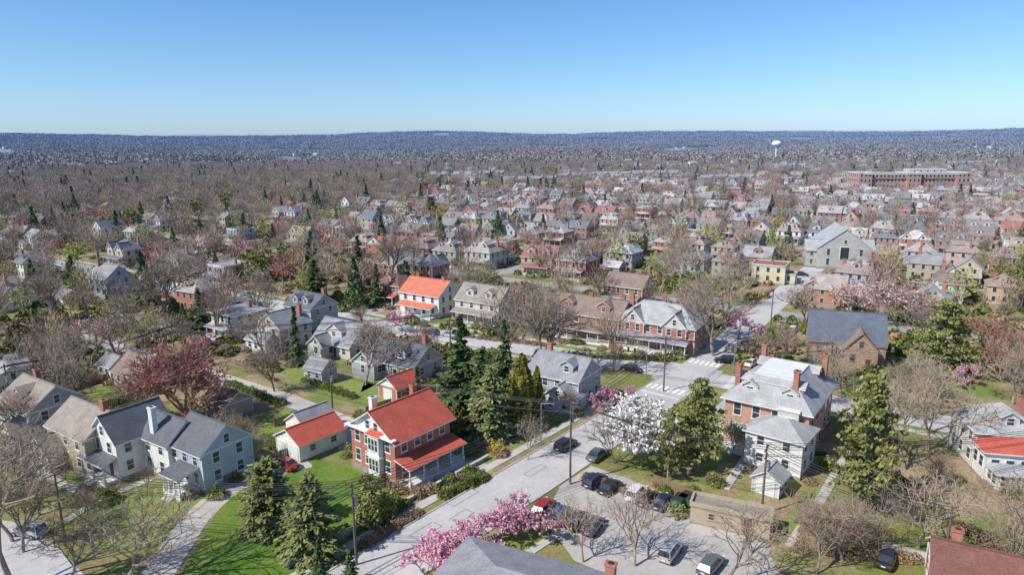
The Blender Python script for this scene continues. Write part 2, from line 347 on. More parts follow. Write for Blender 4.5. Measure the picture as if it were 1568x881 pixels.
def inv(x,y): d=Vector((x,y))-I0; return d.dot(av),d.dot(bv)
roads=[]
def offs(pl,o):
    out=[]
    for i,p in enumerate(pl):
        a=pl[max(0,i-1)]; c=pl[min(len(pl)-1,i+1)]; d=(c-a).normalized(); out.append(p+Vector((-d.y,d.x))*o)
    return out
def ribbon(name,pl,w,z,m,kerb=False,reg=True,one=None):
    b=one or B(); l=offs(pl,w/2); r_=offs(pl,-w/2)
    for i in range(len(pl)-1): b.poly('s',m,[(*r_[i],z),(*r_[i+1],z),(*l[i+1],z),(*l[i],z)])
    if kerb:
        for s in (1,-1):
            A=offs(pl,s*(w/2)); C=offs(pl,s*(w/2+.18))
            for i in range(len(pl)-1): 
                q=[(*A[i],.13),(*A[i+1],.13),(*C[i+1],.13),(*C[i],.13)]; b.slab('s',conc,q if s<0 else q[::-1],.13,conc)
    if reg: roads.append((pl,w/2))
    if one is None: return ob(name,b.merged(name))
def slabpath(name,pl,w,m=None,h=.11):
    b=B(); l=offs(pl,w/2); r_=offs(pl,-w/2)
    for i in range(len(pl)-1): b.slab('s',m or conc,[(*r_[i],h),(*r_[i+1],h),(*l[i+1],h),(*l[i],h)],h,m or conc)
    roads.append((pl,w/2)); return ob(name,b.merged(name))
def areap(name,px,z,m,world=False):
    pts=[G(*p) if not world else p for p in px]; me=mkmesh(name,[(p.x,p.y,z) for p in pts],[tuple(range(len(pts)))],[m]); return ob(name,me)
mc=Vector((-.3,87.3))
main=[mc-am*90,mc-am*40,mc,mc+am*32,I0-am*4]
ribbon("main_road",main,8.8,.02,asph,True)
ribbon("main_road",[I0-am*4.01,I0+av*12,I0+av*60,I0+av*140],7.5,.024,asph)
cross=[ST(-5,420),ST(-5,150),ST(-5,72),ST(-2,30),ST(0,6.5)]
ribbon("cross_street",cross,8,.014,asph,True)
ribbon("cross_street",[ST(0,6.5),ST(0,0),ST(0,-5)],12,.016,asph); ribbon("cross_street",[ST(0,-5.0),ST(-1,-30),ST(-1,-260)],8,.0145,asph)
al=[G(120,515),G(330,577),G(440,612),G(540,652),G(640,690),G(745,724)]
ribbon("alley",al,4.2,.009,drv)
ribbon("driveway",[G(205,935),G(262,850),G(297,797),G(345,752),G(400,728),G(470,706)],3.8,.0125,drv)
areap("driveway",[(436,696),(470,704),(478,716),(455,722),(415,722)],.0165,drv)
areap("driveway",[(500,668),(540,648),(560,660),(520,690)],.0125,drv)
areap("side_road",[(-60,790),(20,800),(66,822),(100,850),(150,905),(-60,940)],.01,asph)
areap("parking_lot",[(858,745),(905,714),(965,735),(1060,787),(1175,835),(1195,890),(1000,910),(880,860),(832,795)],.0105,asph2)
roads.append(([G(900,780),G(1010,800),G(1120,860)],6.5))
areap("lawn",[(262,905),(300,840),(332,785),(360,757),(405,740),(470,716),(490,702),(545,722),(590,748),(615,757),(615,770),(555,812),(548,850),(500,905)],.006,lawn)
for px in ([(130,600),(215,570),(250,580),(160,618)],[(380,640),(440,625),(470,640),(390,690),(350,680)],[(470,600),(540,575),(575,590),(520,618)],[(700,735),(735,728),(760,700),(690,675),(665,690),(700,715)],[(100,780),(300,740),(330,760),(260,850),(170,850)],
  [(560,580),(620,605),(600,640),(545,620)],[(760,825),(830,800),(855,815),(810,850)],[(1090,640),(1120,600),(1100,720),(1070,745)],[(1240,640),(1300,590),(1330,600),(1260,680)],[(630,480),(720,492),(700,505),(620,492)],[(1220,770),(1260,740),(1230,840),(1170,830)],[(290,520),(350,510),(380,525),(320,540)],[(820,520),(900,530),(920,545),(850,536)],[(1000,730),(1060,735),(1060,775),(1000,750)],[(420,560),(480,555),(500,570),(450,590)]):
    areap("grass_patch",px,.005,lawn2)
lw=[p+bm*6.6 for p in (mc-am*90,mc-am*3)]; slabpath("sidewalk",lw,1.5)
slabpath("sidewalk",[mc+bm*6.6+am*3,mc+bm*6.6+am*36],1.5); slabpath("sidewalk",[mc-bm*6.4+am*22,mc-bm*6.4+am*38],1.5)
slabpath("sidewalk",[ST(-11,300),ST(-11,90),ST(-8,25)],1.4); slabpath("sidewalk",[ST(7,12),ST(2,72),ST(2,300)],1.4); slabpath("sidewalk",[ST(-7,-10),ST(-8,-100)],1.4)
slabpath("footpath",[G(1300,690),G(1262,758),G(1210,838)],1.3); slabpath("footpath",[G(100,800),G(150,768),G(232,735)],1.2); slabpath("footpath",[G(810,848),G(850,822),G(872,812)],1.2); slabpath("footpath",[G(1350,838),G(1445,862)],2.2); slabpath("footpath",[G(1150,690),G(1110,750)],1.2); slabpath("footpath",[G(40,700),G(80,735),G(150,768)],1.2)
b=B()
def bars(c,dirr,n,ln,gap=1.15,wd=.6):
    q=Vector((-dirr.y,dirr.x))
    for i in range(n):
        p=c+dirr*(i-(n-1)/2)*gap; b.poly('s',paintw,[(*(p-dirr*wd/2-q*ln/2),.032),(*(p+dirr*wd/2-q*ln/2),.032),(*(p+dirr*wd/2+q*ln/2),.032),(*(p-dirr*wd/2+q*ln/2),.032)])
bars(I0-am*10.5,bm,8,2.8); bars(I0+av*9,bv,6,2.8); bars(ST(0,-9),av,7,2.8); bars(ST(0,10),av,7,2.8)
bars(I0-am*14,bm,1,.4,1,8)
ob("crosswalk_marking",b.merged("crosswalk_marking"))
b=B()
for (u,v,l_,w_) in ((705,762,5,2.2),(708,792,3,1.6),(652,815,4,1.6),(820,722,4,1.2),(930,672,3.,2.)):
    p=G(u,v)
    for s in (-1,1):
        c=p+bm*s*w_/2
        b.poly('s',patch,[(*(c-am*l_/2),.029),(*(c+am*l_/2),.029),(*(c+am*l_/2+bm*.18),.029),(*(c-am*l_/2+bm*.18),.029)])
        c=p+am*s*l_/2; b.poly('s',patch,[(*(c-bm*(w_/2-.01)),.0305),(*(c-bm*(w_/2-.01)+am*.18),.0305),(*(c+bm*(w_/2-.01)+am*.18),.0305),(*(c+bm*(w_/2-.01)),.0305)])
ob("road_patch",b.merged("road_patch"))
# town street grid
SP=62; TX=(-450,-180,95,350)
b=B()
for k in range(1,19): ribbon("",[ST(SP*k,900),ST(SP*k,-1100)],6.5,.011,astown,reg=False,one=b)
for t in TX: ribbon("",[ST(0 if t>0 else -40,t),ST(SP*14,t)],6.5,.017,astown,reg=False,one=b)
ob("town_streets",b.merged("town_streets"))
def gridroad(x,y,m=0.):
    s,t=inv(x,y)
    if s>20:
        k=s/SP; 
        if abs(k-round(k))*SP<4.2+m: return True
        if any(abs(t-q)<4.2+m for q in TX): return True
    return False
def nearroad(x,y,m=0.):
    p=Vector((x,y))
    for pl,hw in roads:
        for i in range(len(pl)-1):
            a,c=pl[i],pl[i+1]; d=c-a; t=max(0,min(1,(p-a).dot(d)/d.length_squared))
            if (a+d*t-p).length<hw+m: return True
    return gridroad(x,y,m)
occ={}
def occupy(x,y,r): occ.setdefault((int(x//20),int(y//20)),[]).append((x,y,r))
def free(x,y,r):
    cx,cy=int(x//20),int(y//20)
    for i in (-1,0,1):
        for j in (-1,0,1):
            for (a,c,q) in occ.get((cx+i,cy+j),()):
                if (a-x)**2+(c-y)**2<(q+r)**2: return False
    return True
# ------------------------------------------------------------------ named houses
D=math.radians
PH=math.atan2(am.y,am.x)
PF=math.atan2(av.y,av.x)-math.pi/2
PB=PF+math.pi
def place(name,pos,phi,fn,r=8,**k):
    b=B(); 
    if callable(fn): fn(b)
    else: 
        for (x,y,a,kw) in fn: b.M=TR(x,y,a); house(b,**kw)
    b.M=Matrix(); e=b.build(name,pos.x,pos.y,phi); occupy(pos.x,pos.y,r); return e
def redhouse(b):
    house(b,11,9.6,fl=2,fh=3.1,base=.8,roof='gx',rise=3.1,wm=brick,gm=white,rm=rd_red,nx=4,ny=4,over=.8,gw=2,corner=False,wh=1.7,
          porch=[dict(side=0,w=11,d=2.9,n=5,rm=rd_red),dict(side=2,w=6,d=2.5,n=3)],chim=[(3.8,1.2),(-3.3,2.2,10.9,white)])
    for yy in (-1.2,):
        b.M=TR(-5.5,yy,-math.pi/2)
        for f in range(2):
            z0=.8+f*3.1
            b.box('bay',white,(0,-.45,z0+1.5),(2.4,.9,2.9)); 
            for q in (-.7,0,.7):
                M0=b.M; b.M=M0@TR(q,-.9); window(b,0,z0+1.7,.5,1.7); b.M=M0
            b.box('bay',white,(0,-.5,z0+3.0),(2.9,1.2,.2))
        b.slab('bay',rd_red,[(-1.5,-1.2,7.05),(1.5,-1.2,7.05),(1.3,0,7.5),(-1.3,0,7.5)],.12,white)
    b.M=Matrix()
    b.box('trim',white,(-5.9,0,7.05),(.9,10.6,.22))
p=Vector((-16.5,88.2))+am*5.6+bm*4.9
place("red_roof_brick_house",p,PH,redhouse,r=9)
b=B()
for i in range(5): 
    q=p-bm*(8.9+.35*i)+am*.5; b.box('steps',conc,(q.x,q.y,.5-.1*i-.2),(1.6,.34,.8-.15*i),PH)
ob("stone_steps",b.merged("stone_steps"))
b=B(); 
for s0,s1 in ((-26,-.6),(1.8,9)):
    q=p-bm*9.4+am*((s0+s1)/2); b.box('w',found,(q.x,q.y,.3),(s1-s0,.35,.6),PH); b.box('w',conc,(q.x,q.y,.64),(s1-s0+.06,.45,.08),PH)
ob("retaining_wall",b.merged("retaining_wall"))
def garage(wm,rm,w=7.5,d=6.2,two=True,h=2.7,rise=1.7,side=3,gm=None):
    def f(b):
        house(b,w,d,fl=1,fh=h,base=.2,roof='gx',rise=rise,wm=wm,gm=gm,rm=rm,nx=2,ny=1,over=.4,dr=0,sides=(0,),gw=0,wh=.9)
        b.M=TR(-w/2 if side==3 else w/2,0,-math.pi/2 if side==3 else math.pi/2)
        for q in ((-1.45,1.45) if two else (0,)):
            b.box('garage_door',white,(q,-.04,1.25),(2.5,.08,2.2))
            for i in range(4): b.box('garage_door',conc,(q,-.09,.5+.5*i),(2.4,.02,.03))
        b.M=Matrix()
    return f
place("garage",G(478,686),PH,garage(white,rd_red,8.5,6.2),5)
place("garage",G(478,664),PH,garage(white,rd_gray,6,5),4)
place("white_farmhouse",G(232,722),PF,[
  (-4,0,0,dict(w=7,d=8.5,fl=2,fh=2.8,roof='gy',rise=3.2,wm=white,rm=rd_dark,nx=2,ny=3,porch=dict(side=0,w=6.5,d=2,n=3))),
  (2.6,2.5,0,dict(w=7,d=6,fl=2,fh=2.7,roof='gx',rise=2.6,wm=white,rm=rd_dark,nx=2,ny=2,dr=0,chim=[(-1,-2.2,10.2,white)])),
  (9,4.2,0,dict(w=8,d=8,fl=2,fh=2.7,roof='gx',rise=3.,wm=bluesid,rm=rd_dark,nx=3,ny=2,dr=0,porch=dict(side=0,w=4,d=3.,n=4,x=1)))],10)
place("tan_house",G(150,702),PF,[(0,0,0,dict(w=11,d=8,fl=2,fh=2.7,roof='gx',rise=3,wm=siding_tan,rm=rd_tan,nx=3,ny=2,chim=[(4.2,0,10.3)])),(-3,-4,0,dict(w=5,d=5,fl=1,fh=2.7,roof='gy',rise=2,wm=siding_tan,rm=rd_tan,nx=1,ny=1,dr=0))],8)
place("gray_house",G(72,660),PF,[(0,0,0,dict(w=11,d=9,fl=2,fh=2.7,roof='gx',rise=3.2,wm=siding_gray,rm=rd_tan,nx=3,ny=2,dorm=[(-1,0,2.2)],chim=[(-3,1)])),(4,-5,0,dict(w=5,d=4,fl=1,fh=2.7,roof='gy',rise=2,wm=siding_tan,rm=rd_tan,nx=1,ny=1,dr=0))],8)
place("white_house",G(368,512),PF,[(0,0,0,dict(w=9,d=9,fl=2,fh=2.9,roof='hip',rise=1.2,wm=stucco,wm2=stucco,rm=rd_light,nx=3,ny=3,over=.8,porch=dict(side=0,w=8,d=2.2,n=4),chim=[(2,2,8.6)]))],7)
place("white_house",G(438,530),PF,[(0,0,0,dict(w=8,d=9,fl=2,fh=2.7,roof='gy',rise=3,wm=stucco,rm=rd_gray,nx=2,ny=3,chim=[(2,3)])),(-1,-5.5,0,dict(w=7,d=4,fl=1,fh=2.7,roof='gx',rise=1.4,wm=white,rm=rd_gray,nx=3,ny=1,dr=0))],7)
place("gray_house",G(478,498),PF,[(0,0,0,dict(w=10,d=9,fl=2,fh=2.7,roof='gx',rise=3,wm=siding_gray,rm=rd_dark,nx=3,ny=2,dorm=[(-1,-2,2),(-1,2,2)],chim=[(3,2)]))],7)
place("gray_house",G(530,540),PF,[(0,0,0,dict(w=12,d=9,fl=1,fh=3,roof='gx',rise=4.2,wm=stucco,rm=rd_gray,nx=4,ny=2,dorm=[(-1,0,5)],chim=[(4,1)])),(-2,-5,0,dict(w=5,d=4,fl=1,fh=2.9,roof='gy',rise=2,wm=stucco,rm=rd_gray,nx=1,ny=1,dr=0))],8)
place("gray_bungalow",G(620,572),PF,[(0,0,0,dict(w=13,d=9,fl=1,fh=3.2,roof='gx',rise=3.3,wm=siding_gray,rm=rd_dark,nx=4,ny=2,dorm=[(-1,2,3)],chim=[(4,2,8.5)])),(-5,-4,0,dict(w=6,d=6,fl=1,fh=3.0,roof='gy',rise=2.4,wm=siding_gray,rm=rd_gray,nx=1,ny=2,dr=0))],8)
place("garage",G(613,607),PH,garage(brick,rd_red,6,5,False,gm=white),4)
place("garage",G(350,632),PF,garage(siding_tan,rd_brown,6.5,5.5),4)
place("garage",G(492,582),PF,garage(siding_gray,rd_gray,5,4,False),3.5)
place("garage",G(178,575),PF,garage(white,rd_gray,5,4.5,False),3.5)
place("pink_house",G(222,590),PF,[(0,0,0,dict(w=9,d=7,fl=1,fh=2.9,roof='gx',rise=3,wm=mat("pink_stucco",(.55,.38,.33)),rm=rd_brown,nx=3,ny=2,dr=0))],6)
place("gray_white_house",G(862,610),PF,[(0,0,0,dict(w=11,d=9,fl=2,fh=2.6,roof='gx',rise=3.1,wm=siding_gray,rm=rd_gray,nx=4,ny=3,dorm=[(-1,2.5,2.6)],chim=[(-4,2)])),(3,-5.,0,dict(w=6,d=5,fl=1,fh=2.8,roof='gy',rise=2.2,wm=bluesid,rm=rd_light,nx=2,ny=1,dr=0))],8)
place("orange_roof_house",G(660,478),PF,[(0,0,0,dict(w=14,d=10,fl=2,fh=2.9,roof='gx',rise=3.4,wm=white,rm=rd_orange,nx=4,ny=3,porch=dict(side=0,w=12,d=2.6,n=5),chim=[(5.,0),(-5,1)]))],10)
place("brick_house",G(608,462),PF,[(0,0,0,dict(w=10,d=9,fl=2,fh=2.8,roof='hip',rise=2.6,wm=brick,rm=rd_maroon,nx=3,ny=2,dorm=[(-1,0,2.2)],porch=dict(w=9,rm=rd_red)))],8)
place("tan_house",G(745,490),PF,[(0,0,0,dict(w=14,d=9,fl=2,fh=2.8,roof='gx',rise=3.6,wm=siding_tan,wm2=stucco,gm=siding_tan,rm=rd_tan,nx=4,ny=2,dorm=[(-1,-3,2.5),(-1,3,2.5)],porch=dict(w=13,n=6)))],9)
place("brick_twin_house",G(905,512),PF,[(0,0,0,dict(w=19,d=10,fl=2,fh=2.9,roof='gx',rise=3.4,wm=brick,rm=rd_brown,nx=6,ny=3,dorm=[(-1,-5,3.4),(-1,5,3.4)],porch=dict(w=17,d=2.8,n=7),chim=[(0,0),(8,1)]))],11)
def twin(b):
    house(b,19,10,fl=2,fh=2.9,roof='hip',rise=4.2,wm=brick,rm=rd_light,nx=6,ny=3,porch=dict(w=17,d=2.8,n=7,rm=rd_gray),chim=[(0,1),(-8,1)])
    for x in (-5,5): b.M=TR(x,-3.6,0); house(b,5.5,4,fl=2,fh=2.95,roof='gy',rise=3,wm=brick,gm=stucco,rm=rd_light,nx=2,ny=1,dr=0,sides=(0,))
place("brick_twin_house",G(1012,528),PF,twin,11)
place("brick_house",G(962,465),PF,[(0,0,0,dict(w=12,d=9,fl=2,fh=2.8,roof='gx',rise=3,wm=brick,gm=stucco,rm=rd_brown,nx=4,ny=2,porch=dict(w=11)))],8)
def mansion(b):
    house(b,16,12.5,fl=2,fh=3.5,base=1,roof='deck',deck=.42,rise=3.6,wm=mat("old_pink_brick",(.50,.27,.20),.9,.15,.8,.15,5),rm=rd_light,nx=5,ny=4,over=.7,corner=False,wh=1.9,ww=1.05,
      dorm=[(-1,-4.5,2.4),(-1,4.5,2.4),(1,-4.5,2.4),(1,4.5,2.4)],porch=[dict(side=3,w=8.5,d=2.6,n=4,rm=rd_light,x=-1),dict(side=2,w=10,d=3,n=5)],
      chim=[(-5.6,-3.5,13.4),(5.5,-5.2,13.4),(5.5,4.5,13.4),(-5.6,5.2,13)])
    for y in (-3,3):
        b.M=TR(-8*.8,y,-math.pi/2); z=8.6
        b.box('dormer',stucco,(0,1,z+.7),(2,2.6,1.9)); 
        MM=b.M; b.M=MM@TR(0,-.3); window(b,0,z+.8,1,1.1); b.M=MM
        for q in (-1,1):
            pts=[(q*1.3,-.6,z+1.6),(q*1.3,2.6,z+1.6),(0,2.6,z+2.5),(0,-.6,z+2.5)]; b.slab('dormer',rd_light,pts if q>0 else pts[::-1],.14,white)
        b.poly('dormer',stucco,[(-1,-.3,z+1.6),(1,-.3,z+1.6),(0,-.3,z+2.35)])
    b.M=TR(-8,-3.5,-math.pi/2); b.box('bay',stucco,(0,-.6,4.6),(3,1.2,7.2)); b.box('bay',white,(0,-.6,8.3),(3.3,1.5,.2))
    for z in (2.8,6.3):
        for q in (-.9,0,.9): MM=b.M; b.M=MM@TR(q,-1.2); window(b,0,z,.6,1.8); b.M=MM
    b.M=Matrix()
place("brick_mansion",G(1190,668),PH+D(3),mansion,12)
place("white_house",G(1192,712),PH,[(0,0,0,dict(w=6.5,d=8,fl=2,fh=2.6,roof='hip',rise=1.9,wm=white,rm=rd_light,nx=2,ny=2,over=.5,wh=1.2,dr=0))],5.5)
place("garden_shed",G(1178,752),PH,garage(stucco,rd_light,3.6,3.6,False,h=2.3,rise=1.2),3)
place("storage_building",G(1118,806),PF+D(8),[(0,0,0,dict(w=9.5,d=2.8,fl=1,fh=2.3,base=.2,roof='flat',rise=.1,wm=siding_tan,tr=siding_tan,rm=rd_tan,nx=2,ny=1,dr=1,ww=.6,wh=.7,corner=False))],5)
def stonech(b):
    house(b,15,10,fl=1,fh=4.6,base=.6,roof='gx',rise=5.6,wm=stone,rm=rd_blue,tr=stone,nx=4,ny=2,over=.3,corner=False,chim=[(6.8,1.5,12.4,stone)])
    b.M=TR(2.5,-5.2,0); house(b,6.5,5,fl=1,fh=4,base=.6,roof='gy',rise=3.6,wm=stone,rm=rd_brown,tr=stone,nx=2,ny=1,corner=False,dr=1); b.M=Matrix()
place("stone_chapel",G(1290,550),PF+D(12),stonech,10)
def church(b):
    house(b,18,22,fl=2,fh=3.6,base=.8,roof='gy',rise=7,wm=gstone,rm=rd_light,tr=stucco,nx=3,ny=6,over=.4,wh=2.2,corner=False)
    b.M=TR(-9,-3,0); house(b,7,9,fl=2,fh=3,roof='gx',rise=3.4,wm=gstone,rm=rd_light,tr=stucco,nx=2,ny=2,corner=False,dr=0)
    b.M=TR(8,0,0); house(b,7,9,fl=2,fh=3,roof='gx',rise=3.4,wm=gstone,rm=rd_light,tr=stucco,nx=2,ny=2,corner=False,dr=0)
    b.M=TR(0,-11,0); b.box('window',white,(0,-.05,6),(3.4,.1,5)); b.box('window',glass,(0,-.11,6),(2.9,.06,4.5)); b.M=Matrix()
place("church",G(1282,405),PF+D(18),church,17)
place("red_roof_white_house",G(1520,705),PF+D(20),[(0,0,0,dict(w=9,d=9,fl=2,fh=2.8,roof='hip',rise=3.2,wm=stucco,gm=stucco,rm=rd_light,nx=3,ny=3,dorm=[(-1,0,2.4)],chim=[(3,1)])),(-.5,-6,0,dict(w=8,d=4,fl=1,fh=4.2,roof='hip',rise=1.6,wm=white,rm=rd_red,nx=4,ny=2,dr=0)),(-.5,-9.4,0,dict(w=7,d=3,fl=1,fh=2.4,roof='hip',rise=.8,wm=white,rm=rd_light,nx=5,ny=2,dr=0))],10)
for q_ in ((1510,745),(1520,775),(1500,800),(1480,760)):
    q_=G(*q_); occupy(q_.x,q_.y,5)
place("brown_roof_house",G(1560,955),PF+D(4),[(0,0,0,dict(w=16,d=11,fl=1,fh=3.4,roof='gx',rise=3.2,wm=brick,rm=rd_maroon,nx=4,ny=2,chim=[(-6,1,8)]))],8)
place("gray_roof_building",Vector((3.0,57.8)),PF+D(8),[(0,0,0,dict(w=23,d=12.5,fl=1,fh=3.8,roof='hip',rise=2.4,wm=brick,rm=rd_gray,nx=6,ny=3,over=.6,chim=[(5.2,4.2,7.2)]))],14)
def school(b):
    house(b,88,20,fl=4,fh=4,base=1,roof='flat',rise=.1,wm=brick3,rm=rd_light,nx=26,ny=5,ww=1.5,wh=2.,det=0,corner=False,dr=0)
    for x in (-40,40,0): b.M=TR(x,-1.5,0); house(b,11,22,fl=4,fh=4.2,base=1,roof='flat',rise=.1,wm=brick3,rm=rd_light,nx=3,ny=5,ww=1.5,wh=2.,det=0,corner=False,dr=0)
    for z in (1.,17.2): b.M=TR(0,0,0,z); b.box('trim',stucco,(0,-12.6,0),(82,.3,1.2))
    b.M=TR(15,2,0,17); house(b,30,10,fl=1,fh=3,base=.3,roof='flat',rise=.1,wm=stucco,rm=rd_light,nx=5,ny=2,det=0,dr=0,corner=False); b.M=Matrix()
place("school_building",G(1386,296),D(-3),school,45)
b=B(); prof=[(1.6,0),(1.3,4),(1.2,24),(2.2,29),(6.5,33),(9.3,36),(9.8,38.5),(9.0,41),(6.,43.2),(.3,44.2)]
for (r0,z0),(r1,z1) in zip(prof,prof[1:]): b.tube('t',tankw,(0,0,z0),(0,0,z1),r0,r1,20,cap=False)
ob("water_tower",b.merged("water_tower"),571,1500,-4)
# ------------------------------------------------------------------ town house variants
TV=[]
def variant(lst):
    b=B()
    for (x,y,a,kw) in lst: b.M=TR(x,y,a); house(b,det=0,wm=tw,rm=troof,tr=ttrim,**kw)
    TV.append(b.merged("town_house"))
PR=dict(w=8,d=2.3,n=3)
variant([(0,0,0,dict(w=9.5,d=10,roof='hip',rise=3,nx=3,ny=3,porch=dict(w=9,d=2.3,n=4),dorm=[(-1,0,2.4),(1,0,2.2)],chim=[(3,2)]))])
variant([(0,0,0,dict(w=8,d=12,roof='gy',rise=3.6,nx=2,ny=3,porch=PR,chim=[(2,3)]))])
variant([(0,0,0,dict(w=10,d=9,roof='gx',rise=3.6,nx=3,ny=2,porch=dict(w=9,d=2.3,n=4),dorm=[(-1,-2.2,2.2),(-1,2.2,2.2)],chim=[(4,1)]))])
variant([(0,0,0,dict(w=12,d=10,roof='gx',rise=3.4,nx=4,ny=2,gm=stucco,dorm=[(-1,-3,3.2),(-1,3,3.2),(1,0,2.4)],porch=dict(w=11,n=5),chim=[(0,0)]))])
variant([(0,0,0,dict(w=9,d=8,roof='gx',rise=3.0,nx=3,ny=2,chim=[(-3,1)])),(1.5,3,0,dict(w=6,d=8,roof='gy',rise=2.6,nx=2,ny=2,dr=0)),(-1.5,-5,0,dict(w=5,d=4,fl=1,roof='gy',rise=1.6,nx=1,ny=1,dr=0))])
variant([(0,0,0,dict(w=11,d=11,roof='deck',rise=2.6,nx=4,ny=3,dorm=[(-1,-2.5,2),(-1,2.5,2),(1,0,2)],porch=dict(w=10,n=5),chim=[(4,2),(-4,2)]))])
variant([(0,0,0,dict(w=10,d=11,fl=2,roof='flat',rise=.2,nx=3,ny=3,porch=dict(w=9.5,n=4),chim=[(3,1,8)])),(0,6.5,0,dict(w=6,d=4,fl=1,roof='flat',rise=.1,nx=2,ny=1,dr=0))])
variant([(0,0,0,dict(w=7.5,d=9,roof='gy',rise=4,nx=2,ny=2,chim=[(2,1)],porch=dict(w=7,n=3))),(0,5,0,dict(w=6,d=6,roof='gx',rise=2.2,nx=2,ny=1,dr=0))])
variant([(0,0,0,dict(w=11,d=8,fl=1,roof='gx',rise=3.4,nx=3,ny=2,dorm=[(-1,0,3.2)],chim=[(3.4,1)]))])
variant([(0,0,0,dict(w=12.5,d=10,roof='hip',rise=3.6,nx=4,ny=3,porch=dict(w=12,d=2.4,n=6),chim=[(0,2),(5,2)])),(-3.4,-3.4,0,dict(w=4.6,d=4,fl=2,fh=2.95,roof='gy',rise=2.8,gm=stucco,nx=1,ny=1,dr=0,sides=(0,))),(3.4,-3.4,0,dict(w=4.6,d=4,fl=2,fh=2.95,roof='gy',rise=2.8,gm=stucco,nx=1,ny=1,dr=0,sides=(0,)))])
GV=[]
b=B(); house(b,6,5.5,fl=1,fh=2.5,base=.1,roof='gy',rise=1.6,wm=tw,rm=troof,nx=1,ny=1,det=0); GV.append(b.merged("town_garage"))
pal=[('brick_house',(.42,.165,.11)),('brick_house',(.36,.15,.105)),('brick_house',(.44,.23,.16)),('brick_house',(.41,.125,.09)),('white_house',(.73,.72,.70)),('white_house',(.66,.66,.66)),('tan_house',(.54,.44,.32)),('gray_house',(.46,.47,.47)),('cream_house',(.64,.57,.44)),('stone_house',(.43,.37,.30)),('blue_gray_house',(.40,.47,.52)),('white_house',(.76,.75,.73)),('gray_house',(.36,.35,.34)),('tan_house',(.48,.37,.27))]
def wedge(x,y): return y>20 and abs(x)<y*.86+40
def dens_house(u,v,x,y):
    if v<243: return 0
    if v>432 and 330<u<1240: return 0
    if u<600:
        if v<322: return .02
        if v<350: return .10 if u<350 else .35
        if v<440: return .36
        return .28
    if u<900 and v<300: return .2
    if v<275: return .32
    if u>1340 and v>520: return .0
    if v>432: return .4
    return .93
houses=0
for k in range(-2,19):
    for side in (-1,1):
        t=-1150
        while t<900:
            t+=U(11.5,14.8)
            s=SP*k+side*U(13.8,18.2)
            if k<=0: s-=5
            p=ST(s,t); x,y=p
            if y<90 or not wedge(x,y): continue
            u,v=proj(x,y); pr=dens_house(u,v,x,y)
            if R()>pr: continue
            if gridroad(x,y,-1) and not(abs(s/SP-round(s/SP))*SP<5): continue
            if any(abs(t-q)<10 for q in TX) and s>20: continue
            if s<60 and nearroad(x,y,6): continue
            if not free(x,y,5.5): continue
            vr=random.choice(TV); ci=random.choice(pal)
            if u>620 and v<430:
                if R()<.32: ci=random.choice(pal[:4])
                if R()<.3: vr=random.choice((TV[3],TV[9],TV[9],TV[5]))
            o=ob(ci[0],vr,x,y,hgt(x,y),(PF if side>0 else PB)+U(-.09,.09)+(math.pi/2 if R()<.06 else 0),U(.85,1.03)); o.color=(*[c*U(.88,1.1) for c in ci[1]],1)
            occupy(x,y,5.4); houses+=1
            if R()<.4 and y<500:
                q=ST(s+side*U(12,14),t+U(-3,3))
                if free(q.x,q.y,3.2) and not nearroad(q.x,q.y,4):
                    o=ob("garage",GV[0],q.x,q.y,0,PF+random.choice((0,math.pi/2)),U(.8,1)); o.color=(*random.choice(pal)[1],1); occupy(q.x,q.y,4)
print("houses",houses)
def rowb(n):
    b=B()
    for i in range(n): b.M=TR(i*7-n*3.5,0,0); house(b,6.9,11,fl=3,fh=2.9,roof='gy' if i%2 else 'gx',rise=2.6,wm=brick3 if i%3 else stucco,rm=rd_gray,nx=2,ny=2,det=0,dr=0,corner=False)
    return b.merged("rowhouse_block")
rw=rowb(8)
for (u,v,a) in ((900,280,.1),(955,278,.05),(1010,276,0),(700,278,-.2),(745,276,.2),(820,287,.1),(1120,285,.1),(1210,262,.1),(1480,258,.1)):
    p=G(u,v); ob("brick_rowhouses",rw,p.x,p.y,hgt(p.x,p.y),a); 
    for q in (-22,0,22): occupy(p.x+q,p.y,11)
b=B()
for i in range(420):
    r_=U(1100,4400); a=U(-.72,.72); x,y=r_*math.sin(a),r_*math.cos(a)
    if x<0 and R()<.55: continue
    b.M=TR(x,y,U(0,3),hgt(x,y)+U(1,4)); s=U(.8,1.4); m=random.choice((white,white,stucco,brick3,siding_tan)); rm=random.choice((rd_gray,rd_light,rd_tan,rd_brown))
    b.box('h',m,(0,0,2.5),(12*s,8*s,7)); 
    b.poly('h',rm,[(-6.3*s,-4.4*s,6),(6.3*s,-4.4*s,6),(6.3*s,0,9.5),(-6.3*s,0,9.5)]); b.poly('h',rm,[(-6.3*s,4.4*s,6),(6.3*s,4.4*s,6),(6.3*s,0,9.5),(-6.3*s,0,9.5)])
    for q in (-6,6): b.poly('h',m,[(q*s,-4*s,6),(q*s,4*s,6),(q*s,0,9.2)])
    for q in (-3,0,3): b.box('h',glass,(q*s,-4*s-.05,3.6),(1.4,.1,1.8))
ob("distant_houses",b.merged("distant_houses"))
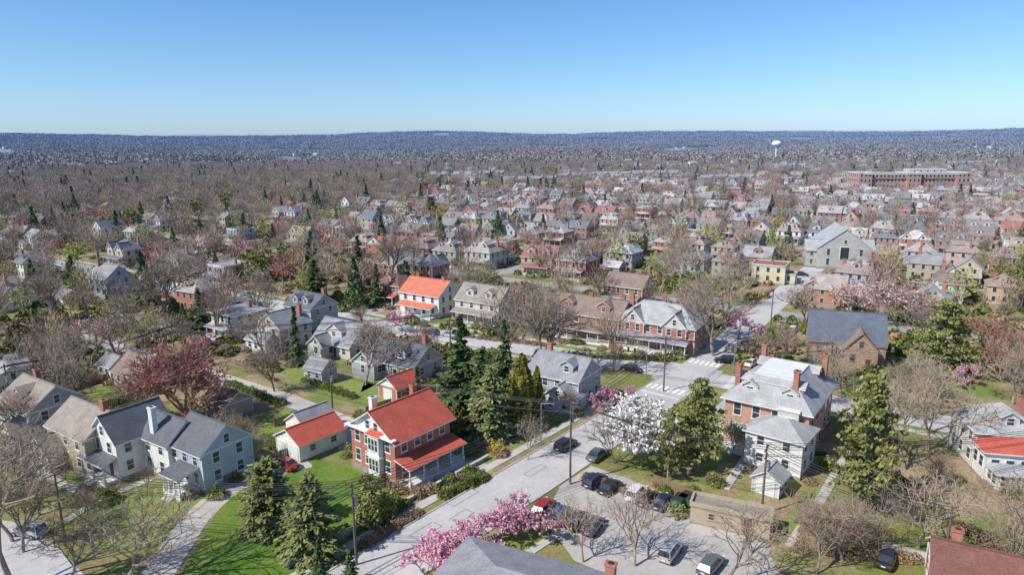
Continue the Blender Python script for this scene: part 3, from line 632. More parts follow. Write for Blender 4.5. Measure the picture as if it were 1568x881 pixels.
# ------------------------------------------------------------------ trees
class T:
    def __init__(s,seed): s.V=[];s.F=[];s.M=[];s.r=random.Random(seed)
    def tube(s,p0,p1,r0,r1,n,m):
        d=(p1-p0); 
        if d.length<1e-5: return
        d.normalize(); a=d.orthogonal().normalized(); b_=d.cross(a); k=len(s.V)
        for p,r_ in ((p0,r0),(p1,r1)):
            for i in range(n): t=6.28318*i/n; s.V.append(tuple(p+(a*math.cos(t)+b_*math.sin(t))*r_))
        for i in range(n): j=(i+1)%n; s.F.append((k+i,k+j,k+n+j,k+n+i)); s.M.append(m)
    def blade(s,p,d,L,w_,m):
        a=d.cross(s.rv()).normalized()*w_/2; k=len(s.V); s.V+=[tuple(p-a),tuple(p+a),tuple(p+d*L)]; s.F.append((k,k+1,k+2)); s.M.append(m)
    def quad(s,p,a,b_,m):
        k=len(s.V); s.V+=[tuple(p-a-b_*.6),tuple(p+a*.7-b_),tuple(p+a+b_*.7),tuple(p-a*.6+b_)]; s.F.append((k,k+1,k+2,k+3)); s.M.append(m)
    def rv(s):
        while 1:
            v=Vector((s.r.uniform(-1,1),s.r.uniform(-1,1),s.r.uniform(-1,1)))
            if .05<v.length<1: return v.normalized()
    def leafq(s,p,z,m):
        n=s.rv(); a=n.orthogonal().normalized(); b_=n.cross(a); z*=s.r.uniform(.6,1.3); s.quad(p,a*z,b_*z*s.r.uniform(.5,1),m)
    def mesh(s,name): return mkmesh(name,s.V,s.F,s.M)
def hardwood(name,seed,Ht=13,lens=(.24,.36,.26,.17,.10),kids=(5,5,4,4),ang=(.55,.7,.8,.9),tw_=5,tm=twig,leaf=None,nl=0,ls=.2,twl=1.0,tww=.04,r0=.3,spread=1.0,bm=None):
    t=T(seed); rr=t.r
    def grow(p,d,lv,L,r_):
        n=3 if lv<3 else 2; pts=[p]
        for i in range(n):
            d=(d+t.rv()*.22+Vector((0,0,.07))).normalized(); q=p+d*L/n; ra=r_*(1-.3*i/n); rb=r_*(1-.3*(i+1)/n)
            t.tube(p,q,max(ra,.012),max(rb,.01),6 if lv==0 else (4 if lv<3 else 3),bm or bark); p=q; pts.append(p)
        if lv<len(kids):
            k=kids[lv]+rr.choice((-1,0,0,1)); az=rr.uniform(0,6.28)
            for i in range(k):
                f=rr.uniform(.45,1) if lv>0 else rr.uniform(.8,1); q=pts[0].lerp(pts[-1],f) if i else pts[-1]
                az+=2.4; a=ang[lv]*rr.uniform(.55,1.3)*spread
                o=d.orthogonal().normalized(); o.rotate(Matrix.Rotation(az,3,d)); nd=(d*math.cos(a)+o*math.sin(a)).normalized()
                if nd.z<-.15: nd.z=.05; nd.normalize()
                grow(q,nd,lv+1,lens[lv+1]*Ht*rr.uniform(.75,1.2),r_*(.62 if lv else .55))
        else:
            for i in range(tw_):
                f=rr.random(); nd=(d+t.rv()*.9).normalized(); t.blade(pts[0].lerp(pts[-1],f),nd,twl*rr.uniform(.5,1.2),tww,tm)
        if leaf and lv>=len(kids)-1:
            for i in range(nl): t.leafq(pts[0].lerp(pts[-1],rr.random())+t.rv()*ls*2.2*rr.random(),ls,leaf)
    grow(Vector((0,0,-.1)),Vector((0,0,1)),0,lens[0]*Ht,r0); return t.mesh(name)
def conifer(name,seed,Ht=14,Rd=3,m=None,lv=26,nb=8,droop=.25,ls=.42,gap=.06,pw=.85,bot=.06):
    t=T(seed); rr=t.r; t.tube(Vector((0,0,-.1)),Vector((0,0,Ht*.97)),Ht*.018,.03,7,bark)
    for i in range(lv):
        f=bot+(1-bot)*(i/lv); z=f*Ht; rl=Rd*((1-f)**pw)*rr.uniform(.72,1.12)*min(1,.55+f*6)
        for j in range(nb):
            if rr.random()<gap: continue
            a=rr.uniform(0,6.28); L=rl*rr.uniform(.6,1.2); d=Vector((math.cos(a),math.sin(a),-droop*rr.uniform(.3,1.5)+.35*f)).normalized(); zz=z+rr.uniform(-.3,.3)
            p0=Vector((0,0,zz)); t.tube(p0,p0+d*L*.9,.05,.015,3,bark)
            k=max(3,int(L/.26)); side=Vector((-math.sin(a),math.cos(a),0))
            for q in range(k):
                g=(q+.7)/k; wd=(.75*(1-g)+.2)*L*.42
                for e in range(2):
                    pp=p0+d*L*g+side*rr.uniform(-wd,wd)+Vector((0,0,rr.uniform(-.18,.12)))
                    A=(d*.9+side*rr.uniform(-.8,.8)+Vector((0,0,rr.uniform(-.5,.2)))).normalized()*ls*rr.uniform(.6,1.2); Bv=(side+t.rv()*.5).normalized()*ls*.5
                    t.quad(pp,A,Bv,m)
    return t.mesh(name)
def mound(name,seed,Ht,Rd,m,n,ls=.16,shape='shrub',core=None):
    t=T(seed); rr=t.r
    for i in range(5): 
        d=Vector((rr.uniform(-.4,.4),rr.uniform(-.4,.4),1)).normalized(); t.tube(Vector((0,0,-.05)),d*Ht*.6,.05,.02,4,bark)
    off=seed*3.7
    for i in range(n):
        v=t.rv(); v.z=abs(v.z) if shape=='shrub' else v.z
        lump=1+.42*noise.noise(v*2.3+Vector((off,0,0)))+.2*noise.noise(v*6+Vector((off,3,0)))
        q=rr.uniform(.72,1.0)**.6*lump
        if shape=='shrub': p=Vector((v.x*Rd*q,v.y*Rd*q,v.z*Ht*q*.92+.08))
        else:
            f=(v.z+1)/2; wv={True:(f/.25)**.5,False:((1-f)/.75)**.7}[f<.25]; l=Vector((v.x,v.y)).normalized()*Rd*wv*q; p=Vector((l.x,l.y,f*Ht*lump**.15+.1))
        t.leafq(p,ls,m)
    return t.mesh(name)
BT=[hardwood("bare_tree",s,Ht=13+s%3,spread=sp) for s,sp in ((11,1.0),(12,.85),(13,1.1),(14,.95))]
BN=[hardwood("bare_tree",s,Ht=12,kids=(5,4,4,3),tw_=5,twl=.9,tww=.03,spread=1.0,r0=.22) for s in (17,18)]
BR=[hardwood("budding_tree",s,Ht=9,kids=(5,4,4,3),tm=twigr,tw_=8,twl=.7,r0=.2,leaf=lf_rd,nl=3,ls=.10) for s in (21,22)]
PK=[hardwood("cherry_tree",s,Ht=7,kids=(5,4,4,3),ang=(.85,.8,.8,.9),tw_=2,leaf=lf_pk,nl=8,ls=.15,r0=.18) for s in (31,32)]
LP=[hardwood("blossom_tree",s,Ht=9,kids=(5,4,4,3),ang=(.75,.8,.8,.9),tw_=4,leaf=lf_lp,nl=5,ls=.14,r0=.2) for s in (33,)]
WH=[hardwood("magnolia_tree",41,Ht=11,lens=(.12,.38,.28,.18,.12),kids=(7,5,4,3),ang=(.6,.7,.8,.9),tw_=2,leaf=lf_wh,nl=12,ls=.18,r0=.25)]
RM=[hardwood("red_maple_tree",43,Ht=12,lens=(.14,.4,.28,.18,.10),kids=(7,5,5,4),ang=(.72,.6,.7,.8),tw_=5,tm=twigr,leaf=lf_rd,nl=3,ls=.13,r0=.35)]
SG=[hardwood("spring_tree",45,Ht=11,kids=(5,5,4,3),tw_=3,leaf=lf_sp,nl=4,ls=.13,r0=.25)]
def pine(name,seed,Ht=15,Rd=4.2,m=lf_ol,lv=15):
    t=T(seed); rr=t.r; t.tube(Vector((0,0,-.1)),Vector((.2,.1,Ht*.5)),.34,.22,7,bark); t.tube(Vector((.2,.1,Ht*.5)),Vector((0,0,Ht*.96)),.22,.04,6,bark)
    for i in range(lv*5):
        f=.16+.84*(i/(lv*5)); a=i*2.4+rr.uniform(-.5,.5); L=Rd*(math.sin(min(1,(1-f)*1.25+.08)*math.pi*.5))*rr.uniform(.45,1.1)
        d=Vector((math.cos(a),math.sin(a),rr.uniform(.0,.45))).normalized(); p0=Vector((0,0,f*Ht-.5)); t.tube(p0,p0+d*L,.09,.03,4,bark)
        for c in range(3 if L>1.5 else 2):
            cp=p0+d*L*(1-.3*c)+t.rv()*.35; cr=.55+.3*rr.random()
            for q in range(26):
                v=t.rv(); v.z*=.5; pp=cp+v*cr*rr.uniform(.5,1.1); t.leafq(pp,.2,m)
    return t.mesh(name)
PN=[pine("pine_tree",52),pine("pine_tree",53,13,4.6),pine("pine_tree",54,14,4.2,lf_ol,13)]
SPR=[conifer("spruce_tree",61,14,4.2,lf_dk),conifer("spruce_tree",62,11,3.5,lf_dk,lv=22,pw=.7),conifer("narrow_spruce_tree",63,12,1.7,lf_dk,lv=26,nb=7)]
SOL=[conifer("fir_tree",64,10,4.5,lf_md,lv=24,nb=12,pw=.5,droop=.1,ls=.34),conifer("fir_tree",65,11,4.5,lf_md,lv=26,nb=12,pw=.6,ls=.34)]
CY=[mound("cypress_tree",71,12,2.3,lf_au,5200,.2,'col'),mound("cypress_tree",72,7,1.6,lf_ol,2600,.18,'col')]
SH=[mound("shrub",81,1.6,1.4,lf_gr,750,.11),mound("shrub",82,1.3,1.1,lf_ol,600,.1),mound("shrub",83,1.2,1.3,lf_br,650,.1)]; SY=mound("forsythia_bush",84,1.8,1.5,lf_ye,700,.1); HOL=mound("holly_bush",85,6,3.0,lf_ol,4200,.19)
THK=hardwood("bare_bush",86,Ht=5,lens=(.05,.4,.35,.25,.2),kids=(8,5,4,3),ang=(.6,.6,.8,.9),tw_=3,twl=.5,r0=.1,tww=.03)
def farbare(name,seed,m,n=520,Ht=13,Rd=4.6):
    t=T(seed); rr=t.r; t.tube(Vector((0,0,-.1)),Vector((0,0,Ht*.45)),.3,.2,5,bark)
    for i in range(14):
        a=i*2.4; d=Vector((math.cos(a)*.7,math.sin(a)*.7,rr.uniform(.5,1.4))).normalized(); t.tube(Vector((0,0,Ht*rr.uniform(.2,.45))),Vector((0,0,Ht*.3))+d*Ht*.5,.14,.03,3,bark)
    for i in range(n):
        v=t.rv(); q=rr.random()**.4; p=Vector((v.x*Rd*q,v.y*Rd*q,Ht*.62+v.z*Ht*.38*q)); d=(p-Vector((0,0,Ht*.3))).normalized(); d=(d+t.rv()*.5).normalized()
        t.blade(p-d*.8,d,rr.uniform(1.2,2.2),.15,m)
    return t.mesh(name)
FB=[farbare("bare_tree",91,twigfar,400),farbare("bare_tree",92,twigfar,360,11,4.2)]
def farleaf(name,seed,m,n,Ht,Rd,ls,cone=False):
    t=T(seed); rr=t.r; t.tube(Vector((0,0,-.1)),Vector((0,0,Ht*.5)),.25,.15,4,bark)
    for i in range(n):
        v=t.rv(); q=rr.random()**.35*(1+.35*noise.noise(v*2.2+Vector((seed,0,0))))
        if cone: f=rr.random()**1.3; p=Vector((v.x*Rd*(1-f),v.y*Rd*(1-f),Ht*(.08+.92*f)))
        else: p=Vector((v.x*Rd*q,v.y*Rd*q,Ht*.58+v.z*Ht*.42*q))
        t.leafq(p,ls,m)
    return t.mesh(name)
def clump(name,seed):
    t=T(seed); rr=t.r
    for c in range(42):
        cx,cy=rr.uniform(-38,38),rr.uniform(-38,38); h=rr.uniform(9,16); q_=rr.random(); m=twigfar if q_<.82 else (lf_dk if q_<.93 else lf_ol); rd=rr.uniform(4,6.5)
        t.tube(Vector((cx,cy,-3)),Vector((cx,cy,h*.6)),.4,.3,3,bark)
        for i in range(24):
            v=t.rv(); p=Vector((cx+v.x*rd,cy+v.y*rd,h*.6+v.z*h*.4)); t.leafq(p,1.3,m)
    return t.mesh(name)
def plant(meshes,u,v,top=None,name=None,s=None,wx_=1.0):
    p=G(u,v); me=meshes if isinstance(meshes,bpy.types.Mesh) else random.choice(meshes)
    zs=max(vv.co.z for vv in me.vertices)
    if top is not None:
        d=CAMR@Vector(((u-784)/F,(440.5-top)/F,-1)); k=p.length/math.hypot(d.x,d.y); h=H+d.z*k; s=h/zs
    o=ob(name or me.name.split('.')[0],me,p.x,p.y,0,U(0,6.28),(s*wx_,s*wx_,s)); occupy(p.x,p.y,max(1.5,s*2)); return o
for (k,u,v,t,wx_) in [
 (SOL[0],412,812,700,1.0),(SOL[1],480,850,722,1.05),(SPR[1],492,905,832,.9),(SPR[1],538,905,842,.9),(HOL,572,798,735,1.),(SPR[0],708,648,482,1.05),(SPR[1],740,655,530,1),(SOL[1],752,672,560,1.),(SPR[0],772,612,488,.8),
 (CY[0],800,655,540,1.1),(CY[0],822,640,560,.8),(CY[1],700,668,612,1.3),(PN[2],1066,722,578,1.),(PN[0],1320,785,568,.85),(PN[1],1440,572,455,1.1),(PN[0],1560,470,388,1.),(SPR[1],485,468,395,1.1),(SPR[0],578,470,403,.9),(SPR[0],551,440,360,1.),
 (SPR[2],455,560,468,1.),(SPR[1],308,505,440,1.),(SPR[1],108,440,400,1.),(SPR[1],232,470,425,1.),(SPR[0],180,365,322,1.),(SPR[0],408,328,290,1.),(SPR[0],432,334,300,.9),(SPR[1],375,366,325,1.),(SPR[1],20,545,500,1.),(SPR[2],640,612,560,1.2),(SPR[0],645,318,280,1.),
 (PN[0],640,462,415,1),(CY[1],270,500,455,1.3),(SOL[0],660,335,300,1),(PN[2],1022,738,625,.55),
 (RM[0],285,648,512,1.15),(WH[0],982,716,600,1.0),(PK[0],797,822,758,1.25),(PK[1],768,832,782,1.15),(PK[0],735,848,790,1.2),(PK[1],705,858,806,1.2),(PK[0],676,872,815,1.2),(PK[1],650,892,838,1.3),(PK[0],930,634,588,.75),(PK[1],966,615,590,.7),(PK[1],616,508,472,1.),
 (PK[0],1130,520,472,1.1),(LP[0],1300,482,425,1.2),(LP[0],1370,500,430,1.4),(LP[0],1345,470,415,1.3),(PK[0],20,425,395,1.2),(PK[1],788,365,342,1.3),(PK[0],1280,440,418,1.2),(LP[0],150,545,475,1.1),(BR[0],360,470,420,1.2),(BR[1],545,405,370,1),(BR[0],1510,560,480,1.3),(BR[1],1550,590,500,1.2),(LP[0],520,395,370,1.2),
 (BT[0],272,470,360,1),(BT[1],255,500,385,1),(BT[2],462,425,350,1),(BT[0],782,560,425,1),(BT[1],832,585,440,1),(BT[2],800,520,415,1),(BT[3],1092,545,405,1.15),(BT[0],1070,520,410,1),(BN[0],972,868,742,1.),(BN[1],1115,890,760,1.1),(BN[0],893,862,750,.9),
 (BT[3],15,900,600,.9),(BN[1],190,905,760,1.3),(BN[0],110,890,770,1.2),(BT[2],560,590,480,1),(BN[1],940,710,620,.9),(BT[3],940,570,460,.9),(BN[0],808,705,630,.8),(BT[2],1235,500,425,1),(BT[1],1195,560,490,1),(BT[0],52,600,505,1),(BN[0],60,790,640,1.),(BN[1],360,700,630,1.),(BN[0],395,710,650,1),
 (BT[0],1420,690,545,1.1),(BT[2],1385,720,575,1.0),(BN[1],1290,860,745,1.1),(BN[0],1350,850,750,1.1),(BT[1],870,640,590,.8),(BT[2],1290,610,540,1),(BN[1],1250,880,770,.9),(BT[1],690,470,410,1),(BT[0],1165,560,500,.9),(BT[0],1550,620,520,1.),(BT[3],885,430,345,1),(BN[0],1545,880,720,1.),
 (BT[1],30,690,590,1.1),(BT[2],120,560,490,1),(BT[3],200,520,430,1),(BT[1],330,520,430,1),(BT[0],395,490,400,1),(BN[0],225,760,700,.8),(BT[2],0,770,640,1),(BT[2],715,480,400,1.1),(SG[0],745,470,395,1),(BT[1],600,440,350,1),(BT[3],1120,470,390,1.1),(BT[2],1010,450,370,1.),(BT[0],1040,440,360,1),(BT[1],420,600,520,1),(BT[2],860,500,430,.9),(BT[0],650,560,480,.8),(BT[3],240,560,460,1),(BT[1],90,500,400,1.1),(SG[0],480,465,400,1),(BT[2],1405,840,700,1.0),(BT[2],1360,640,540,1),(SG[0],1500,430,380,1),(SG[0],1120,700,640,1),(SG[0],1260,620,560,.9),(BT[1],100,640,530,1.),(BN[1],20,830,690,1.1)]:
    plant(k,u,v,t,wx_=wx_)
for (u,v) in [(612,752),(598,748),(585,744),(560,740),(690,742),(705,735),(720,728),(660,752),(640,760),(620,775),(600,782),(740,690),(720,700),(765,700),(690,660),(735,670),(850,645),(880,640),(1090,735),(1075,700),(1040,790),(1060,760),(1100,745),(1145,640),(1120,655),(1260,700),(1270,720),(1240,740),
  (350,545),(395,545),(420,570),(445,560),(505,560),(560,560),(580,572),(655,588),(670,575),(650,500),(600,490),(700,500),(730,503),(770,508),(860,525),(885,528),(920,535),(945,538),(980,545),(1010,548),(1040,548),(1340,560),(1310,575),(1480,700),(1470,740),(1550,760),(360,735),(330,760),(160,770),(130,760),(290,762),(420,690),(540,690),(530,700),(1010,745),(1020,755),(1330,700),(1360,690),(1380,740),(1400,760)]:
    plant(SH,u+U(-3,3),v+U(-2,2),s=U(.7,1.35))
for (u,v) in ((765,695),(757,690),(738,672),(410,430),(735,415),(935,530)): plant(SY,u,v,s=U(.6,1.1))
for (u,v) in [(1270,810),(1290,830),(1310,850),(1250,850),(1330,835),(1365,790),(1395,800),(1420,770),(1345,760),(1300,790),(1235,815),(1440,740),(100,735),(70,760),(130,800),(40,720),(20,680),(350,690),(370,680),(335,640),(1380,600),(1400,640),(820,620)]:
    plant(THK,u,v,s=U(.5,.95))
for (u0,v0,u1,v1,n,m) in ((560,836,640,788,12,SH[2]),(680,762,738,735,10,SH[0]),(1240,780,1225,845,8,SH[2]),(900,735,985,765,10,SH[2]),(1270,850,1400,860,12,SH[2]),(880,590,910,600,4,SH[0]),(470,585,540,610,8,SH[0]),(1450,800,1560,860,9,SH[2]),(350,590,430,620,10,SH[0]),(550,640,600,655,7,SH[0]),(840,545,1000,552,16,SH[0]),(700,515,830,530,12,SH[2]),(1065,770,1160,812,10,SH[0]),(100,620,200,650,12,SH[2])):
    for i in range(n): f=i/(n-1); plant(m,u0+(u1-u0)*f,v0+(v1-v0)*f,s=U(.55,.9))
# ---- scatter
def geo_scatter(name,proto,pts):
    me=bpy.data.meshes.new(name); me.from_pydata([p[:3] for p in pts],[],[])
    a=me.attributes.new('rz','FLOAT','POINT'); a.data.foreach_set('value',[p[3] for p in pts]); a=me.attributes.new('sc','FLOAT','POINT'); a.data.foreach_set('value',[p[4] for p in pts])
    o=ob(name,me); ng=bpy.data.node_groups.new(name,'GeometryNodeTree'); ng.interface.new_socket('Geometry',in_out='INPUT',socket_type='NodeSocketGeometry'); ng.interface.new_socket('Geometry',in_out='OUTPUT',socket_type='NodeSocketGeometry')
    n=ng.nodes; l=ng.links; gi=n.new('NodeGroupInput'); go=n.new('NodeGroupOutput'); oi=n.new('GeometryNodeObjectInfo'); oi.inputs[0].default_value=proto; ip=n.new('GeometryNodeInstanceOnPoints')
    a1=n.new('GeometryNodeInputNamedAttribute'); a1.data_type='FLOAT'; a1.inputs[0].default_value='rz'; a2=n.new('GeometryNodeInputNamedAttribute'); a2.data_type='FLOAT'; a2.inputs[0].default_value='sc'
    cx=n.new('ShaderNodeCombineXYZ'); l.new(a1.outputs[0],cx.inputs[2]); l.new(gi.outputs[0],ip.inputs['Points']); l.new(oi.outputs['Geometry'],ip.inputs['Instance']); l.new(cx.outputs[0],ip.inputs['Rotation']); l.new(a2.outputs[0],ip.inputs['Scale']); l.new(ip.outputs[0],go.inputs[0])
    md=o.modifiers.new('scatter','NODES'); md.node_group=ng; return o
kinds={k:[] for k in ('fb0','fb1','fe','fp','fr','fo','fl','fs','fd')}
def dens_tree(u,v):
    if u<640:
        if v<330: return .95
        if v<440: return .80
        return .46
    if v<275: return .85
    if v<300: return .68
    if v<432: return .56
    if u>1330: return .38
    return .15
ntree=0; cell=8.2; y=60
while y<1400:
    x=-(y*.86+40)
    while x<y*.86+40:
        px_,py_=x+U(-4,4),y+U(-4,4); x+=cell
        u,v=proj(px_,py_)
        if v>900 or (v>640 and R()<.6): continue
        if v>560 and 330<u<1250: continue
        r_=math.hypot(px_,py_); dn=dens_tree(u,v)*(.85+.5*noise.noise((px_/60,py_/60,0)))
        if R()>dn: continue
        if nearroad(px_,py_,1.0) or not free(px_,py_,1.1): continue
        q=R(); z=hgt(px_,py_); left=u<640 and v<330
        pe,pp,prr=(.08,.004,.03) if left else (.14,.07,.08)
        occupy(px_,py_,1.5)
        if r_<180:
            if q<pe: me=random.choice(SPR+SOL+PN)
            elif q<pe+pp: me=random.choice(PK+LP)
            elif q<pe+pp+prr: me=random.choice(BR+SG)
            else: me=random.choice(BT)
            s=U(.5,.9); ob(me.name.split('.')[0],me,px_,py_,z,U(0,6.28),s); ntree+=1
        else:
            s=U(.6,1.25) if not left else U(.85,1.3)
            if q<pe*.6: k='fe'
            elif q<pe: k='fo'
            elif q<pe+pp: k='fp'
            elif q<pe+pp+prr: k='fr'
            elif q<pe+pp+prr+(.05 if left else .10): k='fl'
            else: k='fb0' if R()<.5 else 'fb1'
            if k=='fp': s*=.85
            kinds[k].append((px_,py_,z,U(0,6.28),s))
    y+=cell
for i in range(9000):
    y=130+500*R()**1.3; x=U(-1,1)*(y*.84+20)
    u,v=proj(x,y)
    if v>560 and 330<u<1250: continue
    if nearroad(x,y,.8) or not free(x,y,.3): continue
    kinds['fs' if R()<.55 else 'fd'].append((x,y,0,U(0,6.28),U(.5,1.5)))
print("trees",ntree,{k:len(v) for k,v in kinds.items()})
def farshrub(name,seed,m):
    t=T(seed)
    for i in range(70):
        v=t.rv(); v.z=abs(v.z); t.leafq(Vector((v.x*1.3,v.y*1.3,v.z*1.3+.1)),.36,m)
    return t.mesh(name)
protos={'fb0':("bare_tree",FB[0]),'fb1':("bare_tree",FB[1]),'fe':("spruce_tree",farleaf("spruce_far",5,lf_dk,420,13,3.4,.5,True)),'fo':("oak_tree",farleaf("oak_far",6,lf_ol,420,10,4,.5)),'fp':("cherry_tree",farleaf("cherry_far",7,lf_pk,380,6.5,3.6,.30)),'fr':("budding_tree",farleaf("bud_far",8,lf_rd,420,9,3.6,.22)),'fl':("willow_tree",farleaf("willow_far",9,lf_sp,380,10,3.8,.26)),'fs':("shrub",farshrub("shrub_far",10,lf_gr)),'fd':("dry_shrub",farshrub("shrub_dry",11,lf_br))}
nm={'fb0':'distant_woodland','fb1':'distant_woodland','fe':'distant_spruce_trees','fo':'distant_evergreen_trees','fp':'distant_cherry_trees','fr':'distant_budding_trees','fl':'distant_spring_trees','fs':'garden_shrubs','fd':'garden_shrubs'}
for k,pts in kinds.items():
    if len(pts)<2: continue
    q=pts.pop(); po=ob(protos[k][0],protos[k][1],q[0],q[1],q[2],q[3],q[4]); geo_scatter(nm[k],po,pts)
pts=[]
for i in range(11000):
    r_=1330+ (8200-1330)*R()**.95; a=U(-.76,.76); x,y=r_*math.sin(a),r_*math.cos(a)
    if noise.noise((x/420,y/420,2))<-.25: continue
    pts.append((x,y,hgt(x,y)-1,U(0,6.28),U(.8,1.2)*(1+.5*smooth(2500,7000,r_))))
cl=clump("woodland_clump",95); q=pts.pop(); po=ob("woodland_clump",cl,*q[:3],q[3],q[4]); geo_scatter("distant_forest",po,pts)
# ------------------------------------------------------------------ cars
def car(kind,paint):
    b=B()
    st=[(-2.3,.82,.40,.62),(-2.2,.86,.3,.86),(-1.6,.9,.24,.98),(0,.91,.22,.95),(1.0,.9,.22,.93),(1.9,.87,.26,.80),(2.22,.82,.32,.66),(2.3,.74,.4,.55)]
    hi=0
    if kind=='suv': st=[(x,w_,z0+.05,z1+.15) for (x,w_,z0,z1) in st]; hi=.22
    sec=[[(x,-w_*.93,z0),(x,-w_,(z0+z1)*.5),(x,-w_*.94,z1-.04),(x,-w_*.8,z1),(x,w_*.8,z1),(x,w_*.94,z1-.04),(x,w_,(z0+z1)*.5),(x,w_*.93,z0)] for (x,w_,z0,z1) in st]
    for a,c in zip(sec,sec[1:]):
        for i in range(8): j=(i+1)%8; b.poly('body',paint,[a[i],a[j],c[j],c[i]])
    b.poly('body',paint,sec[0][::-1]); b.poly('body',paint,sec[-1])
    zt=1.45+hi; zb=.93+hi*.7; 
    x0,x1,x2,x3={'sedan':(-1.75,-1.05,.35,1.15),'hatch':(-2.2,-1.75,.3,1.1),'suv':(-2.22,-1.95,.25,1.05)}[kind]
    lo_=[(x0,-.80,zb),(x3,-.80,zb),(x3,.80,zb),(x0,.80,zb)]; up=[(x1,-.62,zt),(x2,-.62,zt),(x2,.62,zt),(x1,.62,zt)]
    for i in range(4): j=(i+1)%4; b.poly('glass',glass,[lo_[i],lo_[j],up[j],up[i]])
    b.box('body',paint,((x1+x2)/2,0,zt+.015),(x2-x1+.1,1.3,.05))
    for i in range(4): b.tube('body',paint,lo_[i],up[i],.045,.04,5)
    for s in (-1,1):
        b.tube('body',paint,(-.4,s*.81,zb),(-.4,s*.64,zt),.04,.04,5)
        for x in (-1.42,1.38):
            b.tube('wheels',rubber,(x,s*.70,.33),(x,s*.92,.33),.33,.33,14); b.tube('wheels',metal,(x,s*.921,.33),(x,s*.93,.33),.2,.18,10)
        b.box('lights',white,(2.2,s*.6,.66+hi*.5),(.12,.34,.14)); b.box('lights',tail,(-2.24,s*.66,.78+hi*.5),(.1,.26,.16)); b.box('body',paint,(.85,s*.98,.98+hi*.6),(.14,.18,.12))
    b.box('body',rubber,(2.28,0,.48),(.06,1.0,.14)); b.box('body',white,(-2.31,0,.62),(.03,.45,.13))
    return b.merged("car")
def paintm(n,c):
    m,nt,p=newmat(n,.3,.5); p.inputs['Base Color'].default_value=(*c,1); p.inputs['Coat Weight'].default_value=.6; p.inputs['Coat Roughness'].default_value=.08; return m
tail=paintm("tail_light",(.35,.02,.02))
pc={k:paintm(k+"_car_paint",c) for k,c in dict(white=(.72,.72,.72),silver=(.42,.44,.46),black=(.025,.025,.03),gray=(.12,.13,.14),blue=(.03,.06,.16),red=(.35,.02,.02),navy=(.02,.03,.07)).items()}
cm={}
def putcar(u,v,a,kind,col,name="parked_car"):
    if (kind,col) not in cm: cm[(kind,col)]=car(kind,pc[col])
    p=G(u,v); ob(name,cm[(kind,col)],p.x,p.y,.025,a,1.0); occupy(p.x,p.y,2.5)
am_=PH; ac=math.atan2(bv.y,bv.x)
for (u,v,a,k,c) in [(866,687,am_,'suv','black'),(915,702,am_+.05,'sedan','gray'),(940,627,am_,'hatch','silver'),(967,569,ac+math.pi,'sedan','black'),(688,516,ac,'sedan','silver'),(660,512,ac,'hatch','navy'),
  (911,742,am_,'hatch','navy'),(934,752,am_,'sedan','black'),(975,762,am_+.1,'suv','white'),(993,770,am_,'hatch','black'),(1016,775,am_,'sedan','navy'),(1026,852,am_+.1,'suv','silver'),(1088,872,am_,'hatch','gray'),(858,796,am_+.2,'suv','blue'),(883,803,am_+.2,'sedan','black'),(908,811,am_+.2,'hatch','gray'),(833,783,am_+.2,'hatch','red'),
  (437,717,ac,'sedan','red'),(45,820,ac+.3,'suv','silver'),(1200,500,am_,'sedan','silver'),(1215,508,am_,'hatch','white'),(1150,560,am_,'sedan','white'),(1245,606,ac,'sedan','navy'),(300,650,ac,'hatch','gray'),(1110,556,ac+.4,'suv','black'),(1358,862,am_,'sedan','black')]:
    putcar(u,v,a,k,c)
for k in (1,2,3,4,5):
    for i in range(26):
        t=U(-300,230); p=ST(SP*k+random.choice((-2.4,2.4)),t)
        if wedge(*p) and free(p.x,p.y,2.6):
            kk=(random.choice(('sedan','suv','hatch')),random.choice(list(pc)))
            if kk not in cm: cm[kk]=car(kk[0],pc[kk[1]])
            ob("parked_car",cm[kk],p.x,p.y,.02,ac+random.choice((0,math.pi)),1); occupy(p.x,p.y,2.6)
def dump(u,v,a,s=1):
    b=B(); b.box('d',greenp,(0,0,.75),(2.2,1.4,1.1),0,1.08); b.box('d',rubber,(0,0,1.34),(2.35,1.5,.08)); 
    for x in (-1.17,1.17): b.box('d',greenp,(x,0,.9),(.12,.9,.18))
    for x in (-.8,.8):
        for y in (-.5,.5): b.tube('d',rubber,(x,y-.05,.1),(x,y+.05,.1),.1,.1,8)
    p=G(u,v); ob("dumpster",b.merged("dumpster"),p.x,p.y,.02,a,s)
dump(1040,776,PH); dump(1052,772,PH); dump(452,636,PH,.5); dump(1130,688,PH,.4)
def fence(pl,h=1.5,name="wooden_fence"):
    b=B()
    for a,c in zip(pl,pl[1:]):
        d=(c-a); n=max(1,int(d.length/.3)); rz=math.atan2(d.y,d.x)
        for i in range(n):
            q=a+d*(i+.5)/n; b.box('f',fencew,(q.x,q.y,h/2+U(-.03,.03)),(.26,.03,h),rz)
        for i in range(int(d.length/2.4)+1):
            q=a+d*(i*2.4/d.length); b.box('f',fencew,(q.x+.06,q.y+.06,h/2+.06),(.12,.12,h+.12),rz)
    ob(name,b.merged(name))
fence([G(345,745),G(385,722),G(442,700)]); fence([G(105,602),G(190,575),G(250,592)]); fence([G(160,625),G(262,600)]); fence([G(420,655),G(470,640)]); fence([G(560,636),G(600,622)]); fence([G(1230,700),G(1275,665),G(1290,640)],1.8); fence([G(1000,745),G(1062,770)],1.8); fence([G(360,560),G(420,585)])
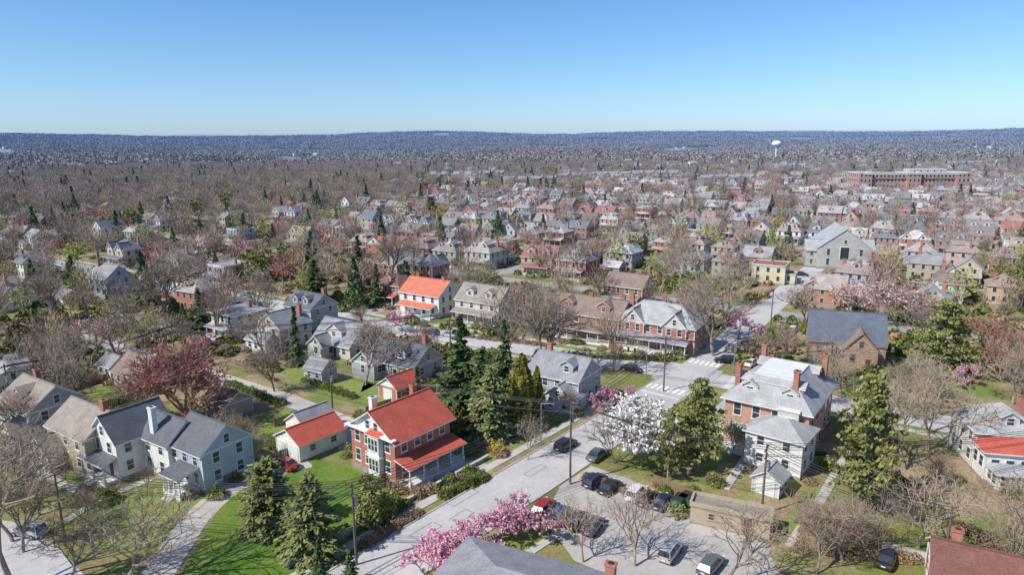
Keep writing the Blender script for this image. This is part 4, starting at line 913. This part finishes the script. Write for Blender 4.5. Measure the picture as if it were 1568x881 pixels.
def pole(P,h,rz,tr=True):
    b=B(); b.tube('p',wood,(0,0,0),(0,0,h),.17,.11,8); b.box('p',wood,(0,0,h-.6),(.12,2.4,.12)); b.box('p',wood,(0,0,h-1.7),(.12,1.8,.12))
    for y in (-1.1,-.4,.4,1.1): b.tube('p',metal,(0,y,h-.54),(0,y,h-.3),.05,.03,6)
    if tr: b.tube('p',metal,(.35,0,h-3.2),(.35,0,h-2.2),.25,.25,10)
    ob("utility_pole",b.merged("utility_pole"),P.x,P.y,0,rz); occupy(P.x,P.y,.5); return (P,h,rz)
pl=[pole(G(546,866),10.5,PH),pole(G(873,742),12.5,PH),pole(G(1016,600),11,PH,False),pole(G(510,640),10,PF),pole(G(1166,790),10,PF),pole(G(1440,905),10,PF),pole(G(270,566),10,PF),pole(G(1268,600),10,PF,False),pole(G(1180,500),10,PF,False),pole(G(100,830),9.5,PF,False),pole(G(690,545),10,PF,False)]
pl.append(pole(mc-am*75+bm*5.4,11,PH)); pl.append(pole(G(1600,760),10,PF)); pl.append(pole(G(20,640),10,PF))
cu=bpy.data.curves.new("utility_wires",'CURVE'); cu.dimensions='3D'; cu.bevel_depth=.04; cu.bevel_resolution=0; cu.materials.append(wirem)
def wire(A,Bp,offs_=(-1.1,-.4,.4,1.1),dz=-.3,sag=1.0):
    (p,h,r1),(q,g,r2)=A,Bp
    for o_ in offs_:
        a=Vector((p.x-math.sin(r1)*o_,p.y+math.cos(r1)*o_,h+dz)); c=Vector((q.x-math.sin(r2)*o_,q.y+math.cos(r2)*o_,g+dz))
        s=cu.splines.new('POLY'); n=14; s.points.add(n)
        for i in range(n+1):
            f=i/n; v=a.lerp(c,f); s.points[i].co=(v.x,v.y,v.z-4*sag*f*(1-f),1)
for i,j in ((11,0),(0,1),(1,2),(3,1),(1,4),(4,5),(6,3),(2,8),(10,2),(7,2),(9,0),(4,12),(13,6),(6,10)):
    wire(pl[i],pl[j]); wire(pl[i],pl[j],(0,.5),-1.7,1.2)
ob("utility_wires",cu)
def lamp(P,rz):
    b=B(); b.tube('l',metal,(0,0,0),(0,0,7),.1,.07,8); b.tube('l',metal,(0,0,7),(1.8,0,7.4),.06,.05,6); b.box('l',metal,(2,0,7.4),(.7,.3,.14))
    ob("street_lamp",b.merged("street_lamp"),P.x,P.y,0,rz)
def signal(P,rz):
    b=B(); b.tube('l',metal,(0,0,0),(0,0,6),.12,.09,8); b.tube('l',metal,(0,0,5.8),(4,0,6.1),.08,.05,6)
    for x in (2.6,4): b.box('l',rubber,(x,0,5.6),(.32,.28,.95)); 
    ob("traffic_light",b.merged("traffic_light"),P.x,P.y,0,rz)
signal(ST(-7,7),PF+math.pi); signal(ST(6,-7),PF); lamp(ST(7,8),PF); lamp(mc+am*14+bm*5.2,PF)
